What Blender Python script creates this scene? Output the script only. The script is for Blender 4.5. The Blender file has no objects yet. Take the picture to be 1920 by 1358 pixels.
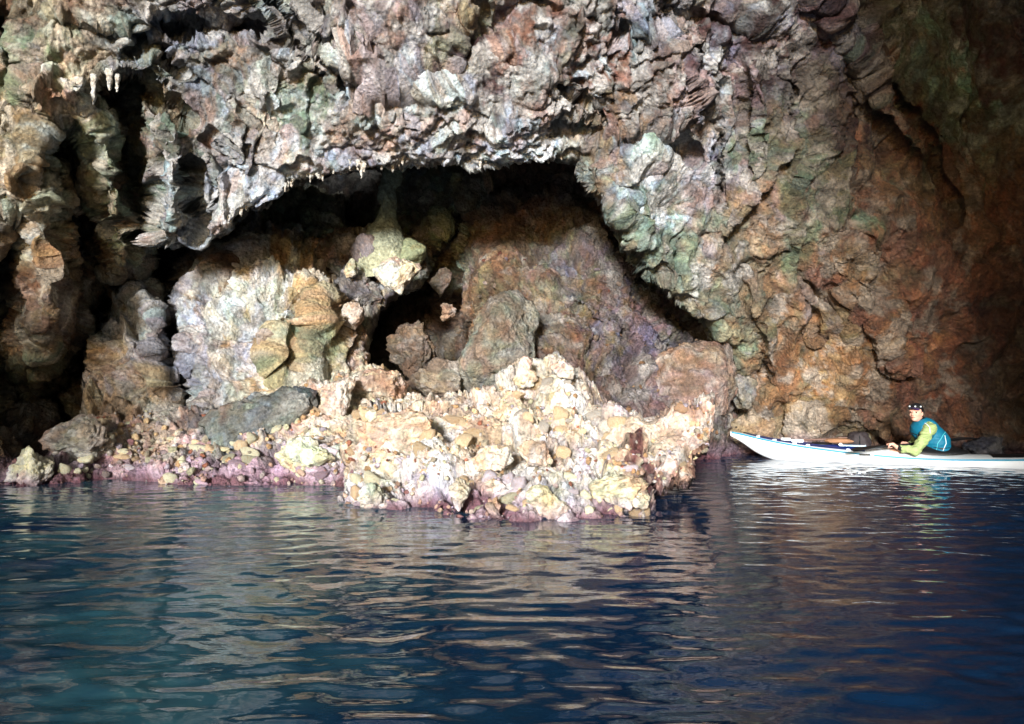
import bpy, bmesh, math, random
import numpy as np
from mathutils import Vector, Matrix
random.seed(7); rng = np.random.default_rng(11)
R = math.radians

# ---------------------------------------------------------------- camera, world, sun
scene = bpy.context.scene
col = scene.collection
CAM_H, F, CX, CY, PITCH = 0.95, 1333.0, 960.0, 679.0, R(2.4)
cam_d = bpy.data.cameras.new('camera'); cam = bpy.data.objects.new('camera', cam_d); col.objects.link(cam)
cam_d.sensor_width = 36; cam_d.lens = 36*F/1920; cam_d.clip_start = .05; cam_d.clip_end = 400
cam.location = (0, 0, CAM_H); cam.rotation_euler = (R(90)+PITCH, 0, 0)
scene.camera = cam

SUN_AZ, SUN_EL = R(13), R(12.5)          # the light comes in through the cave mouth, behind the camera and to its left
w = bpy.data.worlds.new('World'); scene.world = w; w.use_nodes = True
nt = w.node_tree; bg = nt.nodes['Background']
sky = nt.nodes.new('ShaderNodeTexSky'); sky.sky_type = 'NISHITA'; sky.sun_disc = False
sky.sun_elevation = SUN_EL; sky.sun_rotation = R(180)+SUN_AZ
nt.links.new(sky.outputs[0], bg.inputs[0]); bg.inputs[1].default_value = 0.13
sd = bpy.data.lights.new('sun', 'SUN'); sun = bpy.data.objects.new('sun', sd); col.objects.link(sun)
sd.energy = 4.6; sd.angle = R(9); sd.color = (1, .99, .975)
to_sun = Vector((-math.sin(SUN_AZ)*math.cos(SUN_EL), -math.cos(SUN_AZ)*math.cos(SUN_EL), math.sin(SUN_EL)))
sun.rotation_euler = to_sun.to_track_quat('Z', 'Y').to_euler()
vs = scene.view_settings; vs.view_transform = 'Standard'; vs.look = 'None'; vs.exposure = 0.92; vs.gamma = 1
scene.cycles.use_denoising = True
scene.cycles.max_bounces = 6; scene.cycles.diffuse_bounces = 3

# ---------------------------------------------------------------- helpers
def P(px, py, Y):
    px, py, Y = np.broadcast_arrays(np.asarray(px, float), np.asarray(py, float), np.asarray(Y, float))
    a = (px-CX)/F; b = (CY-py)/F
    t = Y/(math.cos(PITCH) - b*math.sin(PITCH))
    return np.stack([a*t, Y, CAM_H + t*(math.sin(PITCH) + b*math.cos(PITCH))], -1)
def PV(px, py, Y): return Vector(P(px, py, Y).tolist())
def srgb(c):
    c = np.asarray(c, float)/255.0
    return np.where(c <= .04045, c/12.92, ((c+.055)/1.055)**2.4)
def rocky(c, k=.8):
    c = srgb(c); m = c.mean(-1, keepdims=True); return m+(c-m)*k
def tag(o, label=None, cat=None, group=None, kind=None):
    if label: o['label'] = label
    if cat: o['category'] = cat
    if group: o['group'] = group
    if kind: o['kind'] = kind
    return o
def empty(name, loc):
    o = bpy.data.objects.new(name, None); o.location = loc; o.empty_display_size = .1; col.objects.link(o); return o
def mesh_obj(name, V, Fc, mat, parent=None, smooth=True, color=None):
    me = bpy.data.meshes.new(name)
    V = np.asarray(V, np.float32)
    if isinstance(Fc, np.ndarray):
        n, k = Fc.shape
        me.vertices.add(len(V)); me.vertices.foreach_set('co', V.ravel())
        me.loops.add(n*k); me.loops.foreach_set('vertex_index', Fc.astype(np.int32).ravel())
        me.polygons.add(n); me.polygons.foreach_set('loop_start', np.arange(0, n*k, k, dtype=np.int32))
        me.update(calc_edges=True); me.validate()
    else:
        me.from_pydata(V.tolist(), [], Fc)
    if smooth: me.polygons.foreach_set('use_smooth', np.ones(len(me.polygons), bool))
    if color is not None:
        at = me.color_attributes.new('tint', 'FLOAT_COLOR', 'POINT')
        c = np.ones((len(V), 4), np.float32); c[:, :3] = color; at.data.foreach_set('color', c.ravel())
    me.update()
    if mat: me.materials.append(mat)
    o = bpy.data.objects.new(name, me); col.objects.link(o)
    if parent: o.parent = parent
    return o

# ---- noise
def _h(ix, iy, iz, s=0):
    h = (ix.astype(np.uint32)*np.uint32(0x8da6b343)) ^ (iy.astype(np.uint32)*np.uint32(0xd8163841)) ^ (iz.astype(np.uint32)*np.uint32(0xcb1ab31f)) ^ np.uint32((s*0x9E3779B1) & 0xffffffff)
    h ^= h >> np.uint32(15); h *= np.uint32(0x2c1b3c6d); h ^= h >> np.uint32(12); h *= np.uint32(0x297a2d39); h ^= h >> np.uint32(15)
    return h
def hf(ix, iy, iz, s=0): return (_h(ix, iy, iz, s) & np.uint32(0xffffff)).astype(np.float32)/np.float32(0xffffff)
def vnoise(Q, s=0):
    Q = Q.astype(np.float32); i = np.floor(Q).astype(np.int64); f = Q-i; f = f*f*f*(f*(f*6-15)+10)
    i = i.astype(np.int32)
    r = 0
    for dx in (0, 1):
        wx = f[:, 0] if dx else 1-f[:, 0]
        for dy in (0, 1):
            wy = f[:, 1] if dy else 1-f[:, 1]
            for dz in (0, 1):
                wz = f[:, 2] if dz else 1-f[:, 2]
                r = r + wx*wy*wz*hf(i[:, 0]+dx, i[:, 1]+dy, i[:, 2]+dz, s)
    return r*2-1
def fbm(Q, o=4, s=0, g=.5):
    r = 0; a = 1
    for k in range(o):
        r = r + a*vnoise(Q*(2.03**k)+k*17.3, s+k); a *= g
    return r
def worley(Q, s=0):
    Q = Q.astype(np.float32); i = np.floor(Q).astype(np.int32); n = len(Q)
    f1 = np.full(n, 9., np.float32); f2 = f1.copy(); cid = np.zeros((n, 3), np.int32); cp = np.zeros((n, 3), np.float32)
    for dx in (-1, 0, 1):
        for dy in (-1, 0, 1):
            for dz in (-1, 0, 1):
                a, b, c = i[:, 0]+dx, i[:, 1]+dy, i[:, 2]+dz
                p = np.stack([a+hf(a, b, c, s+1), b+hf(a, b, c, s+2), c+hf(a, b, c, s+3)], -1)
                d = ((Q-p)**2).sum(1)
                m = d < f1
                f2 = np.where(m, f1, np.minimum(f2, d)); f1 = np.where(m, d, f1)
                cid[m] = np.stack([a, b, c], -1)[m]; cp[m] = p[m]
    rnd = np.stack([hf(cid[:, 0], cid[:, 1], cid[:, 2], s+k) for k in (5, 6, 7, 8)], -1)
    return np.sqrt(f1), np.sqrt(f2), rnd, cp
def facet(Q, s=0):
    """broken-rock relief: every cell a tilted plane with a step and a crack at its edge"""
    f1, f2, rnd, cp = worley(Q, s)
    v = (rnd[:, :3]-.5)*2.0
    h = ((Q-cp)*v).sum(1)*.8 + (rnd[:, 3]-.5)*.7
    e = f2-f1
    return h, e, rnd

# ---- rbf
def rbf(ctrl, X, Y):
    c = np.asarray(ctrl, float); xy = c[:, :2]/500.; v = c[:, 2:]
    n = len(c); D = np.sqrt(((xy[:, None]-xy[None])**2).sum(-1))
    A = np.zeros((n+3, n+3)); A[:n, :n] = D; A[:n, n] = 1; A[:n, n+1:] = xy; A[n, :n] = 1; A[n+1:, :n] = xy.T
    b = np.zeros((n+3, v.shape[1])); b[:n] = v
    wgt = np.linalg.solve(A, b)
    Xs, Ys = X.ravel()/500., Y.ravel()/500.
    out = wgt[n]+Xs[:, None]*wgt[n+1]+Ys[:, None]*wgt[n+2]
    for k in range(n):
        out = out + np.sqrt((Xs-xy[k, 0])**2+(Ys-xy[k, 1])**2)[:, None]*wgt[k]
    return out.reshape(X.shape+(v.shape[1],))
def blend(ctrl, X, Y, sig=95.):
    """smooth blend of rock colours given at places on the wall"""
    c = np.asarray(ctrl, float); colr = rocky(c[:, 2:5], .62); tot = 0; acc = 0
    for k in range(len(c)):
        d = ((X-c[k, 0])**2+(Y-c[k, 1])**2)/(sig*sig)
        wk = 1/(d+.03)**1.6
        tot = tot+wk; acc = acc+wk[..., None]*colr[k]
    return acc/tot[..., None]
def poly_dist(poly, X, Y, closed=True):
    pts = np.asarray(poly, float); best = np.full(X.shape, 1e18); bx = np.zeros(X.shape); by = np.zeros(X.shape); ins = np.zeros(X.shape, bool)
    n = len(pts)
    for k in range(n if closed else n-1):
        x0, y0 = pts[k]; x1, y1 = pts[(k+1) % n]
        dx, dy = x1-x0, y1-y0
        t = np.clip(((X-x0)*dx+(Y-y0)*dy)/(dx*dx+dy*dy+1e-9), 0, 1)
        qx, qy = x0+t*dx, y0+t*dy; d = (X-qx)**2+(Y-qy)**2
        m = d < best; best = np.where(m, d, best); bx = np.where(m, qx, bx); by = np.where(m, qy, by)
        if closed:
            c = ((y0 > Y) != (y1 > Y)) & (X < (x1-x0)*(Y-y0)/(y1-y0+1e-12)+x0); ins ^= c
    return np.sqrt(best), bx, by, ins

STEP = 2.4
def axis(a, b, lo, hi, step):
    out = []
    if a < lo: out += list(np.linspace(a, lo, max(2, int((lo-a)/26)+1))[:-1])
    out += list(np.arange(max(a, lo), min(b, hi), step))
    if b > hi: out += list(np.linspace(hi, b, max(2, int((b-hi)/26)+1)))
    return np.array(out)

def rock_relief(Q, amp=(1, 1, 1, 1, 1), stretch=1.0, s=0, ledge=0, fold=0, calm=1., coarse=1.):
    """returns displacement (m) and the cell values used for colour"""
    W = Q + .22*np.stack([fbm(Q*1.1, 3, 31+s), fbm(Q*1.1+9, 3, 32+s), fbm(Q*1.1+19, 3, 33+s)], -1)
    W[:, 2] *= stretch
    md = np.clip(.85+.85*fbm(Q*.8+77, 3, 171+s), .25, 1.35)*calm
    d = coarse*amp[0]*.26*fbm(Q*.75, 3, 3+s)
    h0, e0, r0 = facet(W*1.05, 40+s); d = d + coarse*amp[1]*(.19*h0 - .11*np.exp(-e0*9))
    h1, e1, r1 = facet(W*3.1+5, 50+s); d = d + md*amp[2]*(.075*h1 - .04*np.exp(-e1*9))
    h2, e2, r2 = facet(W*8.3+7, 60+s); d = d + md*amp[3]*(.030*h2 - .015*np.exp(-e2*8))
    d = d + amp[4]*(.022*fbm(W*15, 3, 70+s, .6))
    if np.any(fold):    # flowing curtains of limestone
        Wf = W+.3*np.stack([fbm(Q*.9+3, 2, 35+s)]*3, -1)
        for f_, a_ in ((1.3, .20), (3.4, .075), (8.5, .026)):
            d = d + fold*a_*(1-2.2*np.abs(vnoise(Wf*np.array([f_, f_, f_*.42])+f_, 180+s)))*(md if f_ > 3 else coarse)
    if np.any(ledge):   # little overhanging ledges: each swells downwards and breaks off below
        for f_, a_, k_ in ((1.5, .17, 0), (3.7, .09, 4), (9.0, .035, 8)):
            ph = Q[:, 2]*f_ + 1.1*fbm(Q*np.array([.9, .9, .5])*f_**.7+k_, 4, 150+k_+s, .55)
            fr = ph-np.floor(ph); m = np.clip(fbm(Q*.9*f_**.5+40+k_, 3, 160+k_+s)*1.6+.55, 0, 1)
            d = d + ledge*a_*m*(coarse*np.sqrt(calm) if k_ == 0 else md)*((1-fr)**1.3*np.clip(fr/.10, 0, 1)-.35)
    return d, (r0, r1, r2, e0, e1, e2)
def rock_tint(base, rel, Q, var=1.0, s=0, pal=None, dirt_shade=1., white=.6, rst=.4):
    r0, r1, r2, e0, e1, e2 = rel
    if pal is None: pal = [(172, 126, 98), (186, 186, 186), (146, 158, 134), (190, 160, 116), (162, 152, 166), (120, 84, 68)]
    pal = rocky(pal); m = pal.mean(0)
    c = base.copy()
    for rr, k in ((r0, .22), (r1, .34), (r2, .3)):
        idx = np.minimum((rr[:, 2]*len(pal)).astype(int), len(pal)-1)
        c = c*((1-k*var)+k*var*(pal[idx]/m))
        c = c*(1+var*.5*(rr[:, 3:4]-.5)*k*2)
    c = c*(1+.28*var*fbm(Q*6, 4, 80+s, .6))[:, None]
    rust = np.clip(fbm(Q*2.3+30, 4, 91+s, .6)*1.8-.55, 0, 1)[:, None]*rst*var
    c = c*(1-rust)+rust*rocky((172, 98, 58))*c.mean(1, keepdims=True)/.25
    crust = np.clip(fbm(Q*3.1+60, 5, 95+s, .65)*2.2-.5, 0, 1)[:, None]*white*var
    c = c*(1-crust)+crust*srgb((212, 208, 202))*np.clip(c.mean(1, keepdims=True)/.3, .3, 1.2)
    c = c*(1-dirt_shade*(.35*np.exp(-e1*14)+.25*np.exp(-e2*10)))[:, None]   # grime and crevice shade put into the colour of the joints
    return np.clip(c, .01, .8)

def sheet(name, poly, box, depth, feats, cols, mat, skirt=(90, .035, 26, .25), edge=10, amp=(1, 1, 1, 1, 1), stretch=1.0, seed=0, step=None, sig=95, var=1., water=True, post=None, pal=None, ledge=0, purz=.30, dirt_shade=1., bright=1., fold=0, calm=(), rust=.4, white=.6):
    """a rock body: its outline, its distances (metres) and its relief; the edges roll over and run back behind"""
    step = step or STEP
    xs = axis(box[0], box[2], -40, 1960, step); ys = axis(box[1], box[3], -40, 1358, step)
    X, Y = np.meshgrid(xs, ys)
    D = rbf(depth, X, Y)[..., 0]
    jx = 14*fbm(np.stack([X.ravel()/60, Y.ravel()/60, np.zeros(X.size)], -1), 3, seed+5).reshape(X.shape)
    jy = 14*fbm(np.stack([X.ravel()/60, Y.ravel()/60, np.ones(X.size)*7], -1), 3, seed+6).reshape(X.shape)
    for line, wd, am in feats:
        d, _, _, _ = poly_dist(line, X+jx, Y+jy, closed=False)
        D = D + am*np.exp(-(d/wd)**2)
    d, bx, by, ins = poly_dist(poly, X, Y)
    sd_ = np.where(ins, d, -d)
    dn = sd_ + edge*fbm(np.stack([X.ravel()/34, Y.ravel()/34, np.ones(X.size)*3], -1), 4, seed+9, .6).reshape(X.shape)
    W_, k, r, Rr = skirt
    inx = np.where(ins, X-bx, bx-X)/(d+1e-6); iny = np.where(ins, Y-by, by-Y)/(d+1e-6)
    out = np.maximum(-dn, 0)
    px = X + inx*out*1.12; py = Y + iny*out*1.12
    t = np.clip((r-dn)/r, 0, 1)
    D2 = D + Rr*(1-np.sqrt(np.maximum(1-t*t, 0))) + k*out
    B = P(px, py, D2)
    du = np.gradient(B, axis=1); dv = np.gradient(B, axis=0)
    # relief direction: surface normal, but smoothed at the rolled edge
    Pl = P(X, Y, D); nu = np.cross(np.gradient(Pl, axis=0), np.gradient(Pl, axis=1)); nu /= np.linalg.norm(nu, axis=-1, keepdims=True)+1e-9
    nu *= np.sign((nu*(np.array([0, 0, CAM_H])-Pl)).sum(-1, keepdims=True))
    Q = B.reshape(-1, 3)
    cm = np.ones(X.size); coarse = 1.
    for cx_, cy_, rx_, ry_, f_ in calm: cm *= 1-(1-f_)*np.clip(1.6-1.6*np.sqrt(((X.ravel()-cx_)/rx_)**2+((Y.ravel()-cy_)/ry_)**2)*.8, 0, 1)
    if name == 'cave_wall':    # ledges belong to the roof, hanging folds to the side walls
        lm = np.clip((X.ravel()-150)/220, .25, 1)*np.clip((1420-X.ravel())/260, .3, 1)*np.clip((620-Y.ravel())/200, .3, 1)
        ledge = ledge*lm; fold = fold*(1.9-1.1*lm); coarse = .3+.7*lm
    rel_d, rel = rock_relief(Q, amp, stretch, seed, ledge, fold, cm, coarse)
    Vw = Q + nu.reshape(-1, 3)*rel_d[:, None]
    j2 = np.stack([X.ravel()/26, Y.ravel()/52, np.zeros(X.size)], -1)
    k2 = 46*fbm(j2, 4, seed+15, .65).reshape(X.shape); k3 = 70*fbm(j2+9, 4, seed+16, .65).reshape(X.shape)
    tint = blend(cols, px+jx*3+k2, py+jy*4+k3, sig).reshape(-1, 3)
    tint = np.clip(rock_tint(tint, rel, Q, var, seed, pal, dirt_shade, white, rust)*bright, .01, .85)
    if water:
        zb = Vw[:, 2] + .10*fbm(Q*3, 3, 200+seed)
        m = np.clip((purz-zb)/.16, 0, 1)[:, None]*.75
        pur = srgb((168, 142, 164))*np.clip(tint.mean(1, keepdims=True)/.35, .4, 1.2)
        tint = tint*(1-m)+pur*m
        m = np.clip((.10-zb)/.09, 0, 1)[:, None]*.85
        tint = tint*(1-m)+srgb((104, 62, 70))*m
    if post is not None: Vw, tint = post(Vw, tint, X.ravel(), Y.ravel())
    ny, nx = X.shape
    idx = np.arange(nx*ny).reshape(ny, nx)
    keep = (dn > -W_).ravel()
    q = np.stack([idx[:-1, :-1], idx[1:, :-1], idx[1:, 1:], idx[:-1, 1:]], -1).reshape(-1, 4)
    q = q[keep[q].all(1)]
    used = np.unique(q); remap = np.full(nx*ny, -1); remap[used] = np.arange(len(used))
    o = mesh_obj(name, Vw[used], remap[q], mat, color=tint[used])
    return o, dict(X=X, Y=Y, V=Vw.reshape(ny, nx, 3), ins=(dn > 4), xs=xs, ys=ys, N=nu)

# ---------------------------------------------------------------- materials
def new_mat(name):
    m = bpy.data.materials.new(name); m.use_nodes = True
    return m, m.node_tree, m.node_tree.nodes['Principled BSDF']
def rock_material(name, rough=.62, bump=1.0, fixed=None, wet=0.0, rnd=False, fine=1.0):
    m, nt, bs = new_mat(name); N = nt.nodes.new; L = nt.links.new
    geo = N('ShaderNodeNewGeometry') if fixed is None else N('ShaderNodeTexCoord')
    pos = geo.outputs['Position'] if fixed is None else geo.outputs['Object']
    if fixed is None:
        at = N('ShaderNodeAttribute'); at.attribute_name = 'tint'; base = at.outputs['Color']
    else:
        rg = N('ShaderNodeRGB'); rg.outputs[0].default_value = (*rocky(fixed), 1); base = rg.outputs[0]
    n1 = N('ShaderNodeTexNoise'); n1.inputs['Scale'].default_value = 22*fine; n1.inputs['Detail'].default_value = 7; n1.inputs['Roughness'].default_value = .68; L(pos, n1.inputs['Vector'])
    n2 = N('ShaderNodeTexVoronoi'); n2.inputs['Scale'].default_value = 30*fine; L(pos, n2.inputs['Vector'])
    mr = N('ShaderNodeMapRange'); mr.inputs[1].default_value = .28; mr.inputs[2].default_value = .72; mr.inputs[3].default_value = .55; mr.inputs[4].default_value = 1.4; L(n1.outputs[0], mr.inputs[0])
    mx = N('ShaderNodeMix'); mx.data_type = 'RGBA'; mx.blend_type = 'MULTIPLY'; mx.inputs[0].default_value = 1; L(base, mx.inputs[6]); L(mr.outputs[0], mx.inputs[7])
    # grain by grain colour
    bwc = N('ShaderNodeRGBToBW'); L(n2.outputs['Color'], bwc.inputs[0])
    hs = N('ShaderNodeMix'); hs.data_type = 'RGBA'; hs.blend_type = 'OVERLAY'; hs.inputs[0].default_value = .28; L(mx.outputs[2], hs.inputs[6]); L(bwc.outputs[0], hs.inputs[7])
    last = hs.outputs[2]
    if rnd:
        oi = N('ShaderNodeObjectInfo'); m2 = N('ShaderNodeMapRange'); m2.inputs[3].default_value = .62; m2.inputs[4].default_value = 1.25; L(oi.outputs['Random'], m2.inputs[0])
        m3 = N('ShaderNodeMix'); m3.data_type = 'RGBA'; m3.blend_type = 'MULTIPLY'; m3.inputs[0].default_value = 1; L(last, m3.inputs[6]); L(m2.outputs[0], m3.inputs[7]); last = m3.outputs[2]
    if fixed is not None:
        n5 = N('ShaderNodeTexNoise'); n5.inputs['Scale'].default_value = 5; n5.inputs['Detail'].default_value = 5; L(pos, n5.inputs['Vector'])
        rp = N('ShaderNodeMapRange'); rp.inputs[1].default_value = .5; rp.inputs[2].default_value = .68; L(n5.outputs[0], rp.inputs[0])
        m4 = N('ShaderNodeMix'); m4.data_type = 'RGBA'; m4.blend_type = 'MULTIPLY'; m4.inputs[7].default_value = (.9, .74, .6, 1); L(rp.outputs[0], m4.inputs[0]); L(last, m4.inputs[6]); last = m4.outputs[2]
    L(last, bs.inputs['Base Color'])
    bs.inputs['Roughness'].default_value = rough; bs.inputs['Specular IOR Level'].default_value = .35+wet
    n3 = N('ShaderNodeTexNoise'); n3.inputs['Scale'].default_value = 55*fine; n3.inputs['Detail'].default_value = 5; n3.inputs['Roughness'].default_value = .7; L(pos, n3.inputs['Vector'])
    v3 = N('ShaderNodeTexVoronoi'); v3.inputs['Scale'].default_value = 21*fine; L(pos, v3.inputs['Vector'])
    ad = N('ShaderNodeMath'); ad.operation = 'MULTIPLY_ADD'; L(v3.outputs['Distance'], ad.inputs[0]); ad.inputs[1].default_value = .9; L(n3.outputs[0], ad.inputs[2])
    bp = N('ShaderNodeBump'); bp.inputs['Strength'].default_value = 1.0*bump; bp.inputs['Distance'].default_value = .038; L(ad.outputs[0], bp.inputs['Height']); L(bp.outputs[0], bs.inputs['Normal'])
    return m
M_ROCK = rock_material('cave rock'); M_WET = rock_material('shore rock', .42, 1.0, None, .15)
def flat(name, c, rough=.5, spec=.5, noise=0.0, metal=0):
    m, nt, bs = new_mat(name); c = srgb(c)
    bs.inputs['Roughness'].default_value = rough; bs.inputs['Specular IOR Level'].default_value = spec; bs.inputs['Metallic'].default_value = metal
    N = nt.nodes.new; L = nt.links.new
    n = N('ShaderNodeTexNoise'); n.inputs['Scale'].default_value = 30; n.inputs['Detail'].default_value = 4
    tc = N('ShaderNodeTexCoord'); L(tc.outputs['Object'], n.inputs['Vector'])
    mr = N('ShaderNodeMapRange'); mr.inputs[3].default_value = 1-noise-.04; mr.inputs[4].default_value = 1+noise; L(n.outputs[0], mr.inputs[0])
    mx = N('ShaderNodeMix'); mx.data_type = 'RGBA'; mx.blend_type = 'MULTIPLY'; mx.inputs[0].default_value = 1; mx.inputs[6].default_value = (*c, 1); L(mr.outputs[0], mx.inputs[7]); L(mx.outputs[2], bs.inputs['Base Color'])
    return m

#SECTION_CAVE
# ---------------------------------------------------------------- the cave: front vault with the arch, side walls
VX0, VX1 = -620, 2420
vault_poly = [(-900, -700), (2700, -700), (2700, 1100), (1500, 1100), (1400, 900), (1368, 800), (1400, 745), (1378, 700), (1350, 640), (1318, 610), (1262, 560), (1205, 500), (1160, 440), (1130, 385), (1100, 335), (1062, 296),
    (1000, 292), (930, 300), (895, 306), (850, 296), (800, 305), (740, 316), (690, 316), (640, 322), (600, 336), (545, 350), (500, 372), (455, 395), (420, 430), (385, 450), (350, 445), (300, 455), (262, 480), (250, 560), (215, 640), (180, 700), (160, 800), (120, 1100), (-900, 1100)]
vault_depth = [(-620, -300, 6.6), (0, -300, 6.9), (700, -300, 7.3), (1400, -300, 7.6), (2400, -300, 6.5),
    (-620, 300, 7.2), (-620, 900, 7.0), (-250, 500, 7.4), (-250, 850, 7.4), (-250, 100, 7.2),
    (0, 0, 7.4), (60, 300, 7.6), (40, 600, 8.2), (0, 850, 8.2), (150, 250, 7.9), (220, 350, 8.2), (200, 600, 9.0), (150, 800, 9.2),
    (330, 60, 7.9), (330, 250, 8.3), (340, 400, 8.5), (450, 180, 8.3), (500, 320, 8.6), (560, 60, 7.9),
    (700, 0, 7.8), (700, 160, 8.2), (700, 290, 8.7), (900, 60, 8.0), (900, 280, 8.8), (1000, 180, 8.4), (1100, 0, 8.1), (1100, 240, 8.8), (1060, 290, 9.1),
    (1250, 100, 8.6), (1250, 300, 9.2), (1180, 430, 9.5), (1300, 500, 9.8), (1350, 620, 10.3), (1400, 400, 9.6), (1400, 100, 8.9), (1420, 700, 10.8), (1400, 850, 11.0),
    (1550, 0, 8.9), (1600, 250, 9.6), (1560, 500, 10.0), (1600, 700, 10.6), (1600, 850, 10.9), (1700, 0, 9.8), (1780, 150, 10.0), (1800, 400, 9.9), (1800, 650, 10.4), (1800, 850, 10.7),
    (1920, 100, 10.0), (1920, 500, 10.0), (1920, 850, 10.4), (2400, 100, 7.5), (2400, 850, 8.5)]
vault_feats = [
    ([(120, 300), (160, 420), (190, 560), (120, 720)], 38, 1.6),
    ([(20, 420), (10, 560), (-20, 700)], 22, 1.1),
    ([(215, 170), (240, 290), (262, 400), (250, 520), (180, 640), (110, 760)], 26, 1.5),
    ([(190, 165), (270, 172), (330, 215)], 20, .7),
    ([(-60, 640), (20, 740), (160, 800)], 70, 2.2), ([(-20, 480), (20, 560)], 24, .8),
    ([(290, 52), (360, 40), (440, 66), (500, 58)], 15, .55), ([(100, 40), (240, 62), (330, 130)], 12, .35), ([(0, 40), (20, 120)], 20, .4), ([(560, 60), (640, 96), (700, 70)], 10, .3), ([(1080, 20), (1180, 70), (1300, 30), (1420, 60)], 10, .3),
    ([(362, 320), (372, 425)], 9, .3), ([(430, 190), (440, 260), (420, 290)], 14, -.12),
    ([(640, 160), (760, 168), (860, 120), (900, 20)], 16, .3), ([(1000, 0), (900, 60)], 16, .25),
    ([(60, 160), (180, 160)], 20, -.3), ([(20, 330), (90, 300), (95, 400)], 30, -.2), ([(215, 230), (225, 330), (230, 440)], 20, -.2),
    ([(115, 480), (95, 560), (60, 650)], 30, -.3), ([(180, 450), (150, 600)], 14, -.15),
    ([(300, 190), (330, 300), (310, 400)], 30, -.25), ([(500, 190), (470, 300)], 50, -.2),
    ([(1040, 250), (1150, 255), (1290, 280)], 15, .4), ([(1120, 330), (1230, 480), (1340, 610)], 22, -.2),
    ([(1290, 100), (1310, 230)], 12, -.2), ([(1420, 130), (1440, 300), (1380, 420)], 16, -.22), ([(1350, 170), (1330, 260)], 16, .2),
    ([(1560, -20), (1640, 110), (1700, 185), (1760, 290), (1790, 400)], 8, .28), ([(1535, -20), (1612, 110), (1668, 190), (1730, 290)], 18, -.3),
    ([(500, -10), (590, 110), (690, 190), (760, 215)], 4, .22), ([(880, 90), (1010, 130), (1120, 215), (1200, 300)], 4, .22), ([(1240, -20), (1275, 130), (1340, 260), (1360, 400)], 4, .25), ([(1470, 120), (1500, 300), (1480, 470), (1530, 640)], 5, .22), ([(1740, 90), (1760, 200)], 60, -.25), ([(1590, 170), (1580, 290)], 34, .25),
    ([(1500, 500), (1560, 580), (1600, 660)], 9, .22), ([(1580, 480), (1630, 560), (1700, 680)], 22, -.25), ([(1640, 470), (1560, 560)], 14, .3),
    ([(1390, 520), (1420, 640), (1440, 720)], 9, .25), ([(1420, 560), (1450, 700)], 16, -.2),
    ([(1500, 800), (1600, 790), (1700, 830)], 22, -.25), ([(1560, 770), (1660, 800)], 9, .2)]
GRY, PNK, OCH, RST, GRN, WHT, MAR, BRN, LAV, GGN = (146, 150, 158), (176, 156, 150), (184, 152, 102), (164, 100, 66), (126, 144, 112), (204, 210, 212), (86, 40, 42), (120, 88, 60), (160, 146, 168), (104, 132, 104)
vault_cols = [(x, y, *c) for x, y, c in [
    (0, 0, BRN), (30, 120, GRN), (120, 60, PNK), (250, 20, GRY), (400, 20, GRY), (560, 40, GRY), (420, 80, GRY), (80, 170, PNK), (140, 200, WHT), (40, 240, OCH), (140, 260, GRN),
    (30, 300, OCH), (90, 340, WHT), (60, 420, WHT), (20, 500, BRN), (230, 290, GRN), (225, 400, GRN), (150, 480, OCH), (60, 600, OCH), (110, 560, PNK), (60, 640, GRN), (200, 560, BRN), (100, 780, BRN),
    (290, 230, OCH), (340, 250, GGN), (300, 330, PNK), (340, 400, WHT), (400, 340, WHT), (430, 160, (176, 138, 110)), (500, 220, PNK), (480, 290, PNK), (540, 300, WHT), (560, 180, GRN), (380, 120, GRY),
    (650, 100, WHT), (700, 50, PNK), (720, 160, GRY), (650, 240, PNK), (700, 280, PNK), (580, 320, WHT), (800, 60, PNK), (860, 20, (170, 160, 120)), (900, 90, MAR), (960, 90, PNK), (1000, 60, (170, 110, 80)), (820, 180, WHT),
    (800, 230, WHT), (900, 210, PNK), (900, 270, WHT), (1000, 240, WHT), (1050, 170, (160, 172, 160)), (1100, 60, WHT), (1120, 120, RST), (1150, 240, OCH), (1200, 40, GRY), (1220, 130, PNK), (1200, 290, GRY), (1230, 330, WHT), (1200, 400, GRN),
    (1280, 480, GRN), (1300, 560, GRN), (1270, 210, PNK), (1340, 340, PNK), (1330, 200, GRY), (1360, 80, MAR), (1440, 30, (180, 172, 186)), (1420, 150, LAV), (1430, 230, GRN), (1400, 300, PNK), (1470, 330, GRN), (1400, 420, OCH), (1500, 420, GRN),
    (1560, 130, LAV), (1600, 150, MAR), (1580, 250, MAR), (1520, 90, MAR), (1640, 120, GRN), (1700, 200, RST), (1740, 110, (120, 150, 124)), (1780, 200, (124, 152, 130)), (1800, 130, GGN), (1760, 260, GGN), (1800, 60, MAR), (1880, 120, MAR), (1890, 300, BRN), (1800, 300, RST), (1660, 300, OCH), (1720, 380, (140, 110, 70)),
    (1560, 380, GGN), (1620, 330, RST), (1450, 540, (176, 140, 96)), (1420, 620, OCH), (1480, 640, OCH), (1500, 600, PNK), (1500, 720, (190, 140, 70)), (1600, 600, OCH), (1660, 640, (180, 130, 60)), (1560, 700, OCH), (1640, 740, (150, 110, 70)), (1560, 800, (140, 130, 90)),
    (1440, 790, (196, 156, 92)), (1380, 780, OCH), (1720, 520, RST), (1780, 560, RST), (1850, 420, RST), (1850, 600, MAR), (1760, 700, RST), (1850, 720, BRN), (1720, 780, RST), (1900, 820, BRN), (1620, 480, RST), (1380, 660, GRN)]]
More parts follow.
